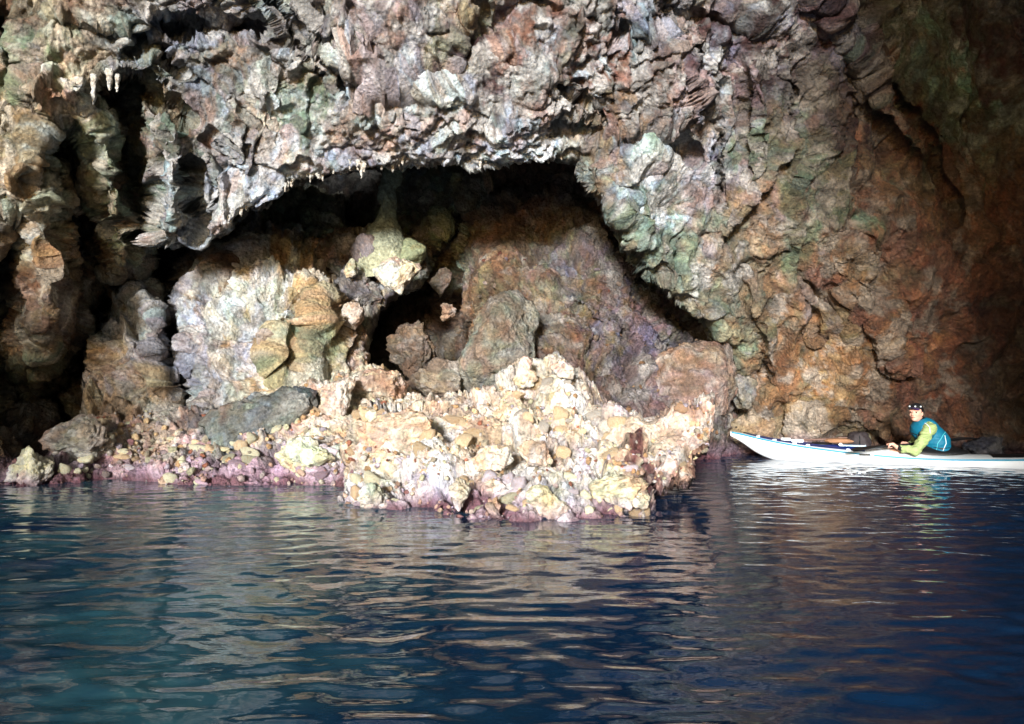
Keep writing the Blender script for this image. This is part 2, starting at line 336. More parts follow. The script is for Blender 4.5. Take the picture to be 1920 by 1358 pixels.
def vault_post(V, c, X, Y):
    # brown right wall, with the shade on that side put into its colour
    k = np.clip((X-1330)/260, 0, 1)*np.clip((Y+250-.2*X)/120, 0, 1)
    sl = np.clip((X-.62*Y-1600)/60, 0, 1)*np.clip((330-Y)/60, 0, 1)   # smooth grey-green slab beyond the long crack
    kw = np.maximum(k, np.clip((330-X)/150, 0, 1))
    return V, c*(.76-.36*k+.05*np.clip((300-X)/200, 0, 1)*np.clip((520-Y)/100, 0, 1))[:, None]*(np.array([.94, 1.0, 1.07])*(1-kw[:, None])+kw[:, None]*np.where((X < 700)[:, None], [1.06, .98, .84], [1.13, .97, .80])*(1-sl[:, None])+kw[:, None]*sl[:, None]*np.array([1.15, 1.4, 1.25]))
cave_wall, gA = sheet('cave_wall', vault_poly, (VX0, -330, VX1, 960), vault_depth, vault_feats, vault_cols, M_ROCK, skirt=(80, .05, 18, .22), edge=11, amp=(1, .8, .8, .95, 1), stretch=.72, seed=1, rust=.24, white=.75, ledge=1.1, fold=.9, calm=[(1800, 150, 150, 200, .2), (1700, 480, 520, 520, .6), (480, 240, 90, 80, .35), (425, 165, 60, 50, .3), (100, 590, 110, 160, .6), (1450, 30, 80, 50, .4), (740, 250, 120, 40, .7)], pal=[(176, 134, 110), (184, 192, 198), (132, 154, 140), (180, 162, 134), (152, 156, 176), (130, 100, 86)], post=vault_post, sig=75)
tag(cave_wall, kind='structure')

# rock buttress on the left behind the vault
but_poly = [(175, 640), (230, 560), (262, 500), (300, 400), (400, 380), (640, 360), (655, 480), (630, 560), (640, 640), (620, 720), (600, 790), (560, 860), (150, 860), (165, 720)]
but_depth = [(170, 700, 9.2), (200, 620, 9.3), (290, 640, 9.3), (300, 760, 9.2), (300, 420, 12.0), (400, 440, 11.6), (400, 500, 10.2), (400, 560, 9.7), (400, 760, 9.2), (480, 500, 10.2), (500, 640, 9.3), (520, 760, 9.3), (600, 420, 12.2), (600, 560, 9.9), (610, 740, 9.7), (650, 500, 11.6)]
but_feats = [([(268, 450), (310, 560), (335, 660), (350, 800)], 20, 1.7), ([(255, 560), (290, 630)], 15, -.25), ([(300, 470), (320, 540)], 24, .9), ([(520, 700), (535, 620), (560, 560)], 9, .6), ([(318, 580), (322, 520)], 8, -.5),
    ([(560, 380), (590, 470), (610, 520)], 10, .5), ([(430, 470), (432, 530)], 8, .3), ([(510, 640), (540, 720)], 12, .5), ([(575, 540), (600, 640), (580, 700)], 24, -.25)]
but_cols = [(x, y, *c) for x, y, c in [(200, 700, OCH), (270, 640, PNK), (280, 720, OCH), (250, 600, (150, 160, 165)), (290, 580, GRY), (380, 480, BRN), (420, 480, OCH), (420, 560, WHT), (400, 640, (170, 178, 190)), (350, 700, (160, 168, 180)), (450, 500, (180, 186, 194)), (440, 660, (196, 202, 212)), (450, 600, (196, 200, 210)), (500, 480, WHT), (470, 560, WHT), (470, 700, OCH), (420, 740, WHT), (500, 720, OCH),
    (520, 600, (200, 180, 110)), (560, 560, (200, 156, 86)), (600, 600, OCH), (590, 680, GRN), (540, 430, GRN), (620, 440, GRN), (550, 640, (178, 160, 110)), (340, 600, GRY)]]
buttress, gB = sheet('rock_buttress', but_poly, (110, 330, 700, 880), but_depth, but_feats, but_cols, M_ROCK, skirt=(60, .035, 20, .3), edge=9, amp=(.6, .6, .8, .9, 1), seed=2, ledge=.3, fold=1.1, var=.7, rust=.2, sig=55)
tag(buttress, kind='structure')

# rear wall of the inner chamber
back_depth = [(380, 240, 13.5), (560, 320, 13.6), (640, 420, 13.8), (700, 300, 13.6), (800, 300, 12.8), (860, 420, 12.6), (800, 450, 12.4), (790, 520, 12.4), (700, 620, 12.8), (620, 760, 12), (800, 620, 12.4), (840, 560, 12.0), (840, 660, 12.0), (900, 400, 11.9), (900, 480, 11.2), (880, 560, 11.2), (900, 660, 10.9), (1000, 330, 12.4), (1000, 420, 11.5), (1000, 560, 10.6), (1000, 700, 9.8), (1100, 340, 12), (1100, 480, 11), (1100, 620, 10.2), (1100, 720, 9.6), (1200, 500, 11.6), (1200, 620, 10.8), (1200, 740, 9.9), (1280, 600, 11.6), (1300, 700, 10.8), (1300, 800, 10.2), (1480, 600, 12.4), (1480, 880, 11.6), (1200, 860, 9.6), (1340, 850, 10.4), (700, 860, 10.5), (400, 860, 12)]
back_feats = [([(1000, 345), (900, 370), (850, 430), (820, 520), (790, 560)], 22, .8), ([(1080, 560), (1150, 600), (1240, 640)], 12, -.18), ([(1100, 360), (1180, 480), (1280, 610)], 20, .7), ([(870, 340), (880, 390)], 28, -.4), ([(780, 430), (820, 420)], 30, -.5), ([(740, 320), (760, 420)], 40, -.4)]
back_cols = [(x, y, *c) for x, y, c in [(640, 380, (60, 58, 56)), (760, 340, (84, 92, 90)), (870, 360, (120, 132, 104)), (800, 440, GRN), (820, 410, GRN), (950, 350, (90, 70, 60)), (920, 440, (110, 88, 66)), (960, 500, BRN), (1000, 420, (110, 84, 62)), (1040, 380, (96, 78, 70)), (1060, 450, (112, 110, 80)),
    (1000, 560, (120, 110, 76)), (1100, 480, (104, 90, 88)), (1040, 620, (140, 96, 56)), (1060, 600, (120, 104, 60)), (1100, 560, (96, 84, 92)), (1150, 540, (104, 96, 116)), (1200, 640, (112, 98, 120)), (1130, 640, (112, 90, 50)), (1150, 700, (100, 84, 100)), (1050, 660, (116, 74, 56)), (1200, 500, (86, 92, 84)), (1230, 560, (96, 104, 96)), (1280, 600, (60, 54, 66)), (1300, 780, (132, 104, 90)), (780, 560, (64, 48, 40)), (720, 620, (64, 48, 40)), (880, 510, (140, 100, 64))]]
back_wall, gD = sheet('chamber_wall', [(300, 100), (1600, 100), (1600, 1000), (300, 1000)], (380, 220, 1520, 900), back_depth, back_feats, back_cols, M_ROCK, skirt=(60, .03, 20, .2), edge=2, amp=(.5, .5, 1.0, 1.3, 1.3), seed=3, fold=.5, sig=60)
tag(back_wall, kind='structure')

# outer shell of the cave: closes roof and sides behind the rock faces and runs out to the mouth
def shell():
    nu_, nv = 90, 70; V = []
    for j in range(nv):
        v = j/(nv-1); y = 19.5-25*v
        sc = math.sqrt(max(0.0, 1-max(0, (y-6)/13.6)**2))
        for i in range(nu_):
            a = math.pi*(-.08+1.16*i/(nu_-1))
            V.append((math.cos(a)*14.0*sc, y, math.sin(a)*(10.2+.12*(6-y))*sc))
    V = np.array(V); d = .7*fbm(V*.35, 4, 300)+.25*fbm(V*1.5, 3, 310)
    n = V*np.array([1, 0, 1]); n = n/(np.linalg.norm(n, axis=1, keepdims=True)+1e-6)
    V = V+n*(d[:, None])
    idx = np.arange(nu_*nv).reshape(nv, nu_)
    q = np.stack([idx[:-1, :-1], idx[1:, :-1], idx[1:, 1:], idx[:-1, 1:]], -1).reshape(-1, 4)
    c = np.tile(srgb((140, 122, 104)), (len(V), 1))*(1+.3*fbm(V*.8, 3, 320))[:, None]
    return tag(mesh_obj('cave_vault', V, q, M_ROCK, color=np.clip(c, .02, .6)), kind='structure')
shell()
# unseen mouth frame added behind the camera, opening shaped to shade the cave edges
def mouth():
    """a rock frame at y = -5 with an irregular opening; its right jamb shades the right of the cave"""
    hole = [(-10.2, -1), (-9.6, 3.1), (-9.0, 4.1), (-10.9, 5.1), (-13, 5.8), (-12.4, 7), (-11, 9.5), (-8, 10.7), (-4, 10.8), (-2.8, 10.2), (-2.0, 9.7), (-1.1, 8.7), (-.2, 7.2), (.6, 5.9), (1.1, 4.4), (1.35, 3), (1.45, -1)]
    xs = np.arange(-17, 17.01, .22); zs = np.arange(-1, 14.01, .22); X, Z = np.meshgrid(xs, zs)
    hole = [(x+1.4, z) for x, z in hole]; hole = [(x, z+(.5 if z > 0 else 0)) for x, z in hole]; d, bx, bz, ins = poly_dist(hole, X, Z)
    out = np.where(ins, d, 0); sgn = np.where(ins, 1, 0)
    ox = np.where(ins, bx, X); oz = np.where(ins, bz, Z)
    Yp = -5-np.minimum(out, 1.2)*1.6
    V = np.stack([ox, Yp, oz], -1).reshape(-1, 3)
    dd = .35*fbm(V*.7, 4, 330); V[:, 1] += dd; V[:, 0] += .18*fbm(V*1.4+4, 3, 340); V[:, 2] += .18*fbm(V*1.4+14, 3, 341)
    idx = np.arange(X.size).reshape(X.shape); keep = (out < 1.2).ravel()
    q = np.stack([idx[:-1, :-1], idx[1:, :-1], idx[1:, 1:], idx[:-1, 1:]], -1).reshape(-1, 4); q = q[keep[q].all(1)]
    c = np.tile(srgb((120, 108, 96)), (len(V), 1))
    return tag(mesh_obj('mouth_shade_frame', V, q, M_ROCK, color=c), kind='structure')
mouth()

#SECTION_BANK
bank_poly = [(-300, 880), (-20, 868), (25, 860), (90, 845), (110, 810), (160, 785), (215, 778), (300, 770), (380, 765), (470, 745), (560, 722), (640, 700), (720, 692), (800, 740), (900, 760), (1000, 800), (1000, 1010), (-300, 1010)]
bank_depth = [(-300, 905, 7.3), (0, 908, 7.2), (300, 910, 7.15), (640, 912, 7.1), (1000, 912, 7.1), (-300, 985, 6.9), (300, 985, 6.8), (1000, 985, 6.8), (60, 860, 7.7), (150, 800, 8.4), (300, 850, 7.7), (300, 775, 8.8), (500, 850, 7.7), (500, 750, 8.8), (600, 800, 8.0), (640, 710, 9.0), (760, 720, 8.9), (800, 800, 7.9), (900, 770, 8.5), (1000, 810, 8.1), (-300, 860, 8.0)]
bank_cols = [(x, y, *c) for x, y, c in [(60, 890, (120, 60, 66)), (150, 890, (130, 80, 90)), (150, 800, (190, 176, 150)), (250, 800, (196, 168, 130)), (300, 820, (206, 196, 170)), (250, 860, (160, 130, 160)), (350, 880, (176, 138, 150)), (420, 800, (96, 108, 112)), (480, 880, (180, 150, 170)), (560, 760, (190, 160, 130)), (640, 740, (206, 180, 150)), (600, 850, (190, 186, 150)), (720, 720, (206, 176, 140))]]
bank, gE = sheet('rubble_bank', bank_poly, (-300, 660, 1000, 990), bank_depth, [([(100, 850), (200, 860), (300, 840)], 12, .12)], bank_cols, M_WET, skirt=(50, .03, 14, .2), edge=8, amp=(.3, .6, 1.3, 1.4, 1.2), seed=4, dirt_shade=.8, bright=1.2, sig=45)
tag(bank, kind='structure')
isl_poly = [(636, 950), (640, 925), (655, 880), (640, 850), (655, 800), (662, 770), (740, 748), (850, 738), (905, 735), (940, 712), (960, 690), (985, 672), (1010, 682), (1045, 668), (1075, 690), (1100, 712), (1130, 745), (1175, 775), (1215, 785), (1262, 752), (1300, 746), (1340, 742), (1340, 775), (1332, 815), (1300, 845), (1300, 870), (1285, 892), (1262, 905), (1240, 918), (1222, 912), (1205, 905), (1215, 940), (1222, 1060), (640, 1060)]
isl_depth = [(640, 945, 6.0), (700, 955, 5.8), (900, 970, 5.4), (1000, 975, 5.3), (1220, 968, 5.42), (640, 1050, 5.6), (900, 1050, 5.1), (1220, 1050, 5.2), (660, 860, 6.6), (700, 780, 6.9), (850, 745, 7.3), (800, 820, 6.6), (900, 880, 6.0), (1000, 680, 7.6), (1060, 680, 7.6), (1000, 760, 6.9), (1000, 850, 6.2), (1120, 740, 7.2), (1100, 820, 6.4), (1200, 780, 6.8), (1320, 750, 6.6), (1200, 860, 6.1), (1320, 800, 6.35), (1280, 880, 6.15), (1220, 900, 6.0), (1240, 910, 6.0)]
isl_cols = [(x, y, *c) for x, y, c in [(700, 800, (220, 200, 168)), (760, 760, (222, 186, 140)), (800, 820, (226, 196, 156)), (700, 870, (214, 190, 156)), (800, 880, (190, 186, 206)), (850, 780, (214, 182, 146)), (900, 740, (214, 180, 140)), (1000, 700, (216, 190, 156)), (1060, 690, (220, 188, 160)), (1000, 780, (212, 196, 170)), (1100, 780, (214, 190, 170)), (950, 860, (214, 190, 150)),
    (1100, 850, (210, 186, 190)), (1000, 920, (206, 196, 200)), (1200, 820, (210, 176, 142)), (1300, 770, (208, 152, 116)), (1250, 860, (204, 164, 130)), (1280, 885, (130, 70, 56)), (1240, 900, (84, 40, 44)), (1262, 870, (150, 90, 66)), (1150, 930, (214, 210, 170)), (700, 940, (200, 200, 170)), (850, 930, (212, 200, 206)), (900, 950, (196, 180, 190)), (1225, 900, (110, 50, 50))]]  # dark maroon below the right arm: undercut shade put into the colour
islet, gI = sheet('rubble_islet', isl_poly, (600, 640, 1380, 1060), isl_depth, [([(1215, 900), (1240, 880)], 10, .3)], isl_cols, M_WET, skirt=(50, .025, 16, .2), edge=7, amp=(.4, .8, 1.5, 1.35, 1.2), seed=5, purz=.2, dirt_shade=.9, rust=.16, bright=np.array([1.27, 1.32, 1.37]), sig=40, pal=[(210, 184, 150), (216, 212, 208), (204, 206, 178), (214, 190, 150), (200, 192, 208), (170, 134, 116)])
tag(islet, kind='structure')

# shelf of rock that carries the stalagmite
shelf_poly = [(585, 470), (620, 440), (690, 428), (752, 438), (805, 468), (815, 505), (790, 535), (735, 560), (705, 600), (690, 640), (696, 700), (690, 760), (620, 760), (628, 660), (600, 600), (588, 530)]
shelf_depth = [(600, 460, 10.9), (700, 440, 11.0), (800, 470, 11.0), (650, 540, 10.6), (760, 530, 10.7), (640, 600, 10.2), (690, 600, 10.3), (660, 700, 9.6), (620, 740, 9.5), (690, 740, 9.6)]
shelf_cols = [(x, y, *c) for x, y, c in [(610, 470, (96, 96, 80)), (650, 450, (120, 116, 110)), (720, 460, (190, 190, 150)), (790, 480, (110, 116, 88)), (640, 540, (104, 94, 110)), (690, 560, (150, 150, 150)), (740, 540, (110, 110, 104)), (660, 590, (200, 190, 160)), (620, 560, (70, 56, 60)), (670, 640, (190, 160, 110)), (650, 700, (196, 170, 140)), (610, 640, (110, 96, 104))]]
shelf, gS = sheet('rock_shelf', shelf_poly, (560, 400, 840, 790), shelf_depth, [([(600, 520), (640, 560), (620, 620)], 12, .35), ([(690, 505), (740, 500)], 14, .2)], shelf_cols, M_ROCK, skirt=(40, .03, 18, .35), edge=8, amp=(.3, .5, 1, 1.1, 1.2), seed=6, sig=30)
tag(shelf, kind='structure')

# ---------------------------------------------------------------- single rocks
def ico(sub):
    bm = bmesh.new(); bmesh.ops.create_icosphere(bm, subdivisions=sub, radius=1)
    V = np.array([v.co[:] for v in bm.verts]); Fc = np.array([[v.index for v in f.verts] for f in bm.faces]); bm.free(); return V, Fc
ICO = {k: ico(k) for k in (1, 2, 3, 4, 5)}
def rock_verts(seed, sub=4, cuts=9, rough=1.0, round_=.0):
    V, Fc = ICO[sub]; V = V.copy(); r = np.random.default_rng(seed)
    rad = np.ones(len(V))*1.25
    for k in range(cuts):
        n = r.normal(size=3); n /= np.linalg.norm(n); h = r.uniform(.62, .95)
        c = V@n; t = np.where(c > .05, h/np.maximum(c, .05), 9)
        rad = np.minimum(rad, t) if round_ == 0 else -np.log(np.exp(-rad*8/round_)+np.exp(-np.minimum(t, 4)*8/round_))*round_/8
    Q = V*rad[:, None]
    d = .10*fbm(Q*1.6+seed, 3, seed % 97)+rough*(.05*facet(Q*3+seed, seed % 89)[0]+.03*fbm(Q*7, 3, seed % 83))
    Q = Q*(1+d)[:, None]
    lo, hi = Q.min(0), Q.max(0); Q = (Q-(lo+hi)/2)/((hi-lo)/2)
    return Q, Fc
ROCKMATS = {}
def rmat(c, rough=.55, fine=1.0, rnd=False):
    k = (c, rough, fine, rnd)
    if k not in ROCKMATS: ROCKMATS[k] = rock_material('stone %d' % len(ROCKMATS), rough, .7, c, .05, rnd, fine)
    return ROCKMATS[k]
def boulder(name, label, x0, x1, y0, y1, Y, c, seed, thick=.9, tilt=0, sub=5, cuts=10, rough=1., round_=0, cat='boulder', group=None, fine=.8, gain=1.):
    c0 = P((x0+x1)/2, (y0+y1)/2, Y); m = Y/F
    hx, hz = (x1-x0)/2*m, (y1-y0)/2*m; hy = thick*(hx+hz)/2
    Q, Fc = rock_verts(seed, sub, cuts, rough, round_)
    ct, st = math.cos(R(tilt)), math.sin(R(tilt))
    if tilt:  # long axis tilted in the plane facing us
        L = math.hypot(hx, hz); hx, hz = L*.98, L*.42
    Q = Q*np.array([hx, hy, hz])
    Q = np.stack([Q[:, 0]*ct-Q[:, 2]*st, Q[:, 1], Q[:, 0]*st+Q[:, 2]*ct], -1)
    Wd = Q+c0; rd, rel = rock_relief(Wd*1.0, (0, .12, .55, .9, 1.1), 1., seed)
    nn = Q/np.array([hx*hx, hy*hy, hz*hz]); nn /= np.linalg.norm(nn, axis=1, keepdims=True)+1e-9
    Q = Q+nn*(rd*min(1, .6+hx*.8))[:, None]
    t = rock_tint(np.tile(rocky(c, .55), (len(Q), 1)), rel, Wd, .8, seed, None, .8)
    zb = Wd[:, 2]+.08*fbm(Wd*3, 3, 200); m = np.clip((.16-zb)/.14, 0, 1)[:, None]*.6; t = t*(1-m)+srgb((160, 138, 156))*t.mean(1, keepdims=True)/.32*m
    m = np.clip((.05-zb)/.06, 0, 1)[:, None]*.75; t = t*(1-m)+srgb((90, 58, 62))*m
    o = mesh_obj(name, Q, Fc, M_WET if c0[2] < .5 else M_ROCK, color=np.clip(t*gain, .01, .8)); o.location = c0.tolist()
    return tag(o, label, cat, group)
B = boulder
B('boulder', 'large rounded grey-green boulder with banded face at the foot of the chamber wall', 852, 1010, 538, 760, 9.55, (132, 130, 108), 21, .7, round_=1)
B('boulder', 'brown angular boulder in the dark hollow left of the large rounded boulder', 722, 822, 602, 712, 10.0, (126, 104, 78), 22, .9)
B('boulder', 'tan wedge-shaped slab leaning right in front of the dark hollow', 755, 868, 672, 760, 9.4, (148, 128, 100), 23, .8)
B('boulder', 'pale yellowish boulder perched on the shelf under the stalagmite', 698, 792, 480, 558, 10.15, (214, 200, 166), 24, .9)
B('boulder', 'blocky ochre boulder between the chamber wall and the right wall', 1212, 1392, 630, 800, 10.4, (156, 122, 94), 25, .6, cuts=6)
B('boulder', 'pale round boulder standing alone at the far left waterline', 18, 100, 838, 925, 7.45, (206, 204, 168), 26, .9)
B('boulder', 'tan rounded boulder at the left tip of the rubble bank', 84, 212, 780, 872, 8.0, (176, 158, 122), 27, .8, round_=1)
B('slab', 'smooth dark teal slab lying aslant on the rubble bank', 385, 585, 742, 832, 8.25, (104, 114, 112), 28, .5, tilt=20, rough=.4, round_=1, cat='rock slab')
B('boulder', 'dark teal rounded rock at the upper end of the dark slab', 540, 600, 724, 772, 8.3, (66, 80, 88), 29, .9)
B('boulder', 'angular greenish yellow boulder at the front waterline of the islet', 985, 1076, 910, 990, 5.42, (206, 206, 150), 30, .8, gain=1.2)
B('boulder', 'green-tinged pale boulder at the left waterline of the islet', 672, 736, 902, 965, 5.85, (204, 208, 172), 31, .9, gain=1.2)
B('boulder', 'long pale yellow boulder near the right end of the islet waterline', 1102, 1216, 888, 955, 5.6, (216, 208, 160), 32, .7, gain=1.2)
B('boulder', 'smooth oval cobble at the right end of the islet waterline', 1180, 1223, 922, 955, 5.45, (204, 206, 164), 33, .8, round_=1, sub=4, gain=1.2)
B('boulder', 'small orange rock at the islet waterline beside the greenish yellow boulder', 908, 948, 928, 985, 5.4, (204, 160, 110), 34, .8, sub=4, gain=1.2)
B('boulder', 'upright pale yellow rock in the front of the islet', 838, 882, 886, 962, 5.62, (206, 196, 140), 35, .8, sub=4, gain=1.2)
B('boulder', 'large cream block on the left shoulder of the islet', 662, 830, 762, 862, 6.6, (222, 192, 152), 36, .45, cuts=8, gain=1.2)
B('boulder', 'cream boulder with a dark cleft in the middle of the islet', 878, 962, 832, 890, 6.05, (224, 194, 152), 37, .8, gain=1.2)
B('boulder', 'cream boulder just right of the cleft boulder on the islet', 966, 1042, 818, 882, 6.1, (222, 200, 164), 38, .8, gain=1.2)
B('boulder', 'tan boulder on the crest between bank and islet', 596, 668, 706, 800, 8.3, (206, 172, 134), 39, .8, gain=1.2)
B('boulder', 'long greenish pale rock lying above the purple shore', 522, 632, 818, 892, 7.5, (204, 204, 160), 40, .6)
B('boulder', 'small pale stone on the dark shelf left of the stalagmite', 644, 670, 482, 522, 10.3, (206, 204, 150), 42, .8, sub=4)
B('boulder', 'whitish rock at the left of the hollow below the shelf', 640, 684, 566, 620, 9.9, (196, 180, 150), 43, .8, sub=4)
B('boulder', 'ochre boulder at the foot of the right wall behind the kayak bow', 1358, 1520, 748, 880, 11.1, (178, 136, 84), 44, .5, cuts=7)
B('boulder', 'grey-green boulder at the foot of the right wall behind the kayak', 1480, 1640, 758, 880, 11.1, (120, 112, 84), 45, .45, cuts=7)
B('boulder', 'low dark blue-black rock behind the rear deck of the kayak', 1795, 1890, 818, 862, 10.0, (34, 38, 56), 47, .8, sub=4)
B('boulder', 'grey boulder wedged at the foot of the block boulder', 1372, 1418, 700, 770, 10.5, (136, 128, 112), 48, .8, sub=4)
B('boulder', 'pale boulder at the top of the rubble left of the hollow', 640, 762, 690, 760, 8.7, (206, 176, 142), 49, .7)
B('boulder', 'pale boulder on the summit of the islet', 1030, 1082, 668, 712, 7.3, (224, 196, 166), 50, .8, sub=4, gain=1.2)
B('boulder', 'tilted pale rock just left of the islet summit', 962, 1006, 668, 730, 7.3, (220, 204, 172), 51, .8, sub=4, gain=1.2)
B('boulder', 'round brown cobble in the gap beside the large rounded boulder', 826, 856, 566, 602, 10.2, (160, 124, 84), 52, .8, sub=4, round_=1)
B('boulder', 'brown rock in the shadow above the wedge slab', 800, 850, 500, 560, 11.2, (110, 84, 62), 53, .8, sub=4)
B('boulder', 'grey-purple ledge rock below the perched boulder', 600, 720, 505, 600, 10.6, (116, 108, 116), 54, .6)

# stalagmite column and its foot
def stal():
    root = empty('stalagmite', PV(728, 480, 10.8))
    base = P(728, 480, 10.8)
    n = 48; rings = []
    prof = [(300, 13), (340, 13), (380, 15), (410, 19), (430, 26), (450, 38), (475, 46), (500, 50), (520, 46)]
    ys = np.linspace(300, 525, 90); rr = np.interp(ys, [p[0] for p in prof], [p[1] for p in prof])
    V = []
    for y, r in zip(ys, rr):
        cx = 728+6*math.sin(y/40)-(8 if y > 450 else 0)*min(1, (y-450)/40)
        c = P(cx, y, 10.8)-base
        for k in range(n):
            a = 2*math.pi*k/n; V.append(c+np.array([math.cos(a), math.sin(a)*.9, 0])*r*10.8/F)
    V = np.array(V); Q = V+base
    d = .05*fbm(Q*4, 3, 400)+.02*facet(Q*11, 404)[0]+.02*fbm(Q*np.array([14, 14, 5]), 3, 410)
    nn = np.stack([np.tile(np.cos(2*np.pi*np.arange(n)/n), 90), np.tile(np.sin(2*np.pi*np.arange(n)/n), 90), np.zeros(90*n)], -1)
    V = V+nn*d[:, None]
    q = [(j*n+k, j*n+(k+1) % n, (j+1)*n+(k+1) % n, (j+1)*n+k) for j in range(89) for k in range(n)]
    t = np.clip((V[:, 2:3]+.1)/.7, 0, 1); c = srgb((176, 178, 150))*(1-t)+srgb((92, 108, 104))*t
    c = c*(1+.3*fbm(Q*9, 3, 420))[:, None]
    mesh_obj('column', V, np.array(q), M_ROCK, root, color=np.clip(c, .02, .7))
    for i, (x0, x1, y0, y1, cc) in enumerate([(655, 710, 440, 500, (120, 112, 116)), (745, 800, 445, 500, (130, 140, 104))]):
        Q, Fc = rock_verts(60+i, 4, 9); m = 10.8/F
        o = mesh_obj('foot_rock', Q*np.array([(x1-x0)/2*m, .25, (y1-y0)/2*m]), Fc, rmat(cc), root); o.location = (P((x0+x1)/2, (y0+y1)/2, 10.7)-base).tolist()
    tag(root, 'pale green stalagmite column rising to the roof above the perched boulder', 'stalagmite')
stal()

# stalactites under the lip: parts of the cave wall
M_DRIP = rmat((192, 192, 186), .5, 1.5)
def stalactite(px, py, Y, L, r, seed):
    rr = np.random.default_rng(seed); n, m = 9, 9; V = []
    for j in range(m):
        t = j/(m-1); rad = r*((1-t)**.75)*(1+.18*rr.normal())+.002
        for k in range(n):
            a = 2*math.pi*k/n; V.append((math.cos(a)*rad+.006*rr.normal(), math.sin(a)*rad+.006*rr.normal(), -t*L+.06))
    q = [(j*n+k, j*n+(k+1) % n, (j+1)*n+(k+1) % n, (j+1)*n+k) for j in range(m-1) for k in range(n)]
    o = mesh_obj('stalactite', V, np.array(q), M_DRIP, cave_wall); o.location = P(px, py, Y).tolist()
lip = [(1062, 296), (1000, 292), (930, 300), (895, 306), (850, 296), (800, 305), (740, 316), (690, 316), (640, 322), (600, 336), (545, 350), (500, 372), (455, 395), (420, 430)]
for i in range(86):
    t = rng.uniform(0, len(lip)-1.001); k = int(t); f = t-k
    px, py = lip[k][0]*(1-f)+lip[k+1][0]*f, lip[k][1]*(1-f)+lip[k+1][1]*f
    Yd = np.interp(px, [420, 700, 900, 1060], [8.65, 8.75, 8.85, 9.15])+rng.uniform(-.02, .25)
    stalactite(px, py-rng.uniform(2, 14), Yd, rng.uniform(.05, .15), rng.uniform(.015, .04), 500+i)
stalactite(678, 308, 8.75, .24, .028, 601); stalactite(901, 296, 8.85, .20, .035, 602); stalactite(1028, 288, 9.0, .20, .022, 603); stalactite(176, 150, 7.7, .34, .04, 604); stalactite(150, 158, 7.7, .22, .05, 605); stalactite(120, 160, 7.65, .2, .05, 606)
stalactite(205, 140, 7.75, .24, .04, 607); stalactite(220, 150, 7.8, .2, .03, 608)

# ---- scattered stones
def surf(g, px, py):
    i = np.clip(np.searchsorted(g['ys'], py), 0, len(g['ys'])-1); j = np.clip(np.searchsorted(g['xs'], px), 0, len(g['xs'])-1)
    return g['V'][i, j], g['N'][i, j], g['ins'][i, j]
protos = []
for k in range(9):
    Q, Fc = rock_verts(700+k, 3, 8, .8, 0 if k % 3 else 1)
    protos.append((Q, Fc))
PROTO = {}
def stone_mesh(k, key, c):
    if (k, key) not in PROTO:
        o = mesh_obj('stone', protos[k][0], protos[k][1], rmat(c, .5, 1.6, True)); PROTO[(k, key)] = o.data; bpy.data.objects.remove(o)
    return PROTO[(k, key)]
zones = [  # grid, px range, py range, colours, label, group, count, size range
    (gI, (660, 900), (748, 860), ['cream', 'sandy'], 'cream and sandy stones on the left shoulder of the islet', 26, (.035, .10)),
    (gI, (900, 1180), (690, 830), ['sandy', 'greyish', 'cream'], 'stones on the slope below the islet summit', 44, (.035, .10)),
    (gI, (1120, 1330), (760, 890), ['orange', 'cream'], 'stones stuck in the right arm of the islet', 14, (.03, .08)),
    (gI, (660, 1210), (880, 965), ['lavender', 'yellowish', 'sandy'], 'wet stones along the front waterline of the islet', 44, (.03, .085)),
    (gE, (110, 520), (785, 850), ['sandy', 'yellowish', 'cream'], 'stones on top of the left rubble bank', 40, (.035, .09)),
    (gE, (120, 640), (845, 908), ['mauve', 'yellowish', 'lavender'], 'stones on the purple shore', 34, (.035, .09)),
    (gE, (560, 760), (700, 800), ['sandy', 'greyish'], 'stones on the crest between bank and islet', 18, (.04, .10)),
]
HUES = {'cream': (222, 196, 154), 'sandy': (208, 178, 138), 'greyish': (188, 182, 172), 'orange': (208, 166, 128), 'lavender': (202, 192, 206), 'yellowish': (206, 204, 172), 'mauve': (180, 152, 172)}
MARKS = [(745, 812, 'the large cream block'), (920, 860, 'the cleft cream boulder'), (1004, 850, 'the middle cream boulder'), (1056, 690, 'the summit boulder'), (984, 698, 'the tilted pale rock'),
    (1330, 760, 'the overhanging right tip'), (1030, 945, 'the greenish yellow boulder'), (704, 932, 'the green-tinged boulder'), (1160, 920, 'the long yellow boulder'), (1200, 936, 'the oval end cobble'),
    (928, 950, 'the small orange rock'), (860, 925, 'the upright yellow rock'), (632, 752, 'the tan crest boulder'), (577, 855, 'the long greenish rock'), (485, 788, 'the dark teal slab'), (148, 826, 'the tan rounded boulder'),
    (58, 878, 'the lone pale boulder'), (700, 722, 'the pale boulder above the rubble'), (810, 715, 'the tan wedge slab')]
eyec = np.array([0, 0, CAM_H])
named = {}
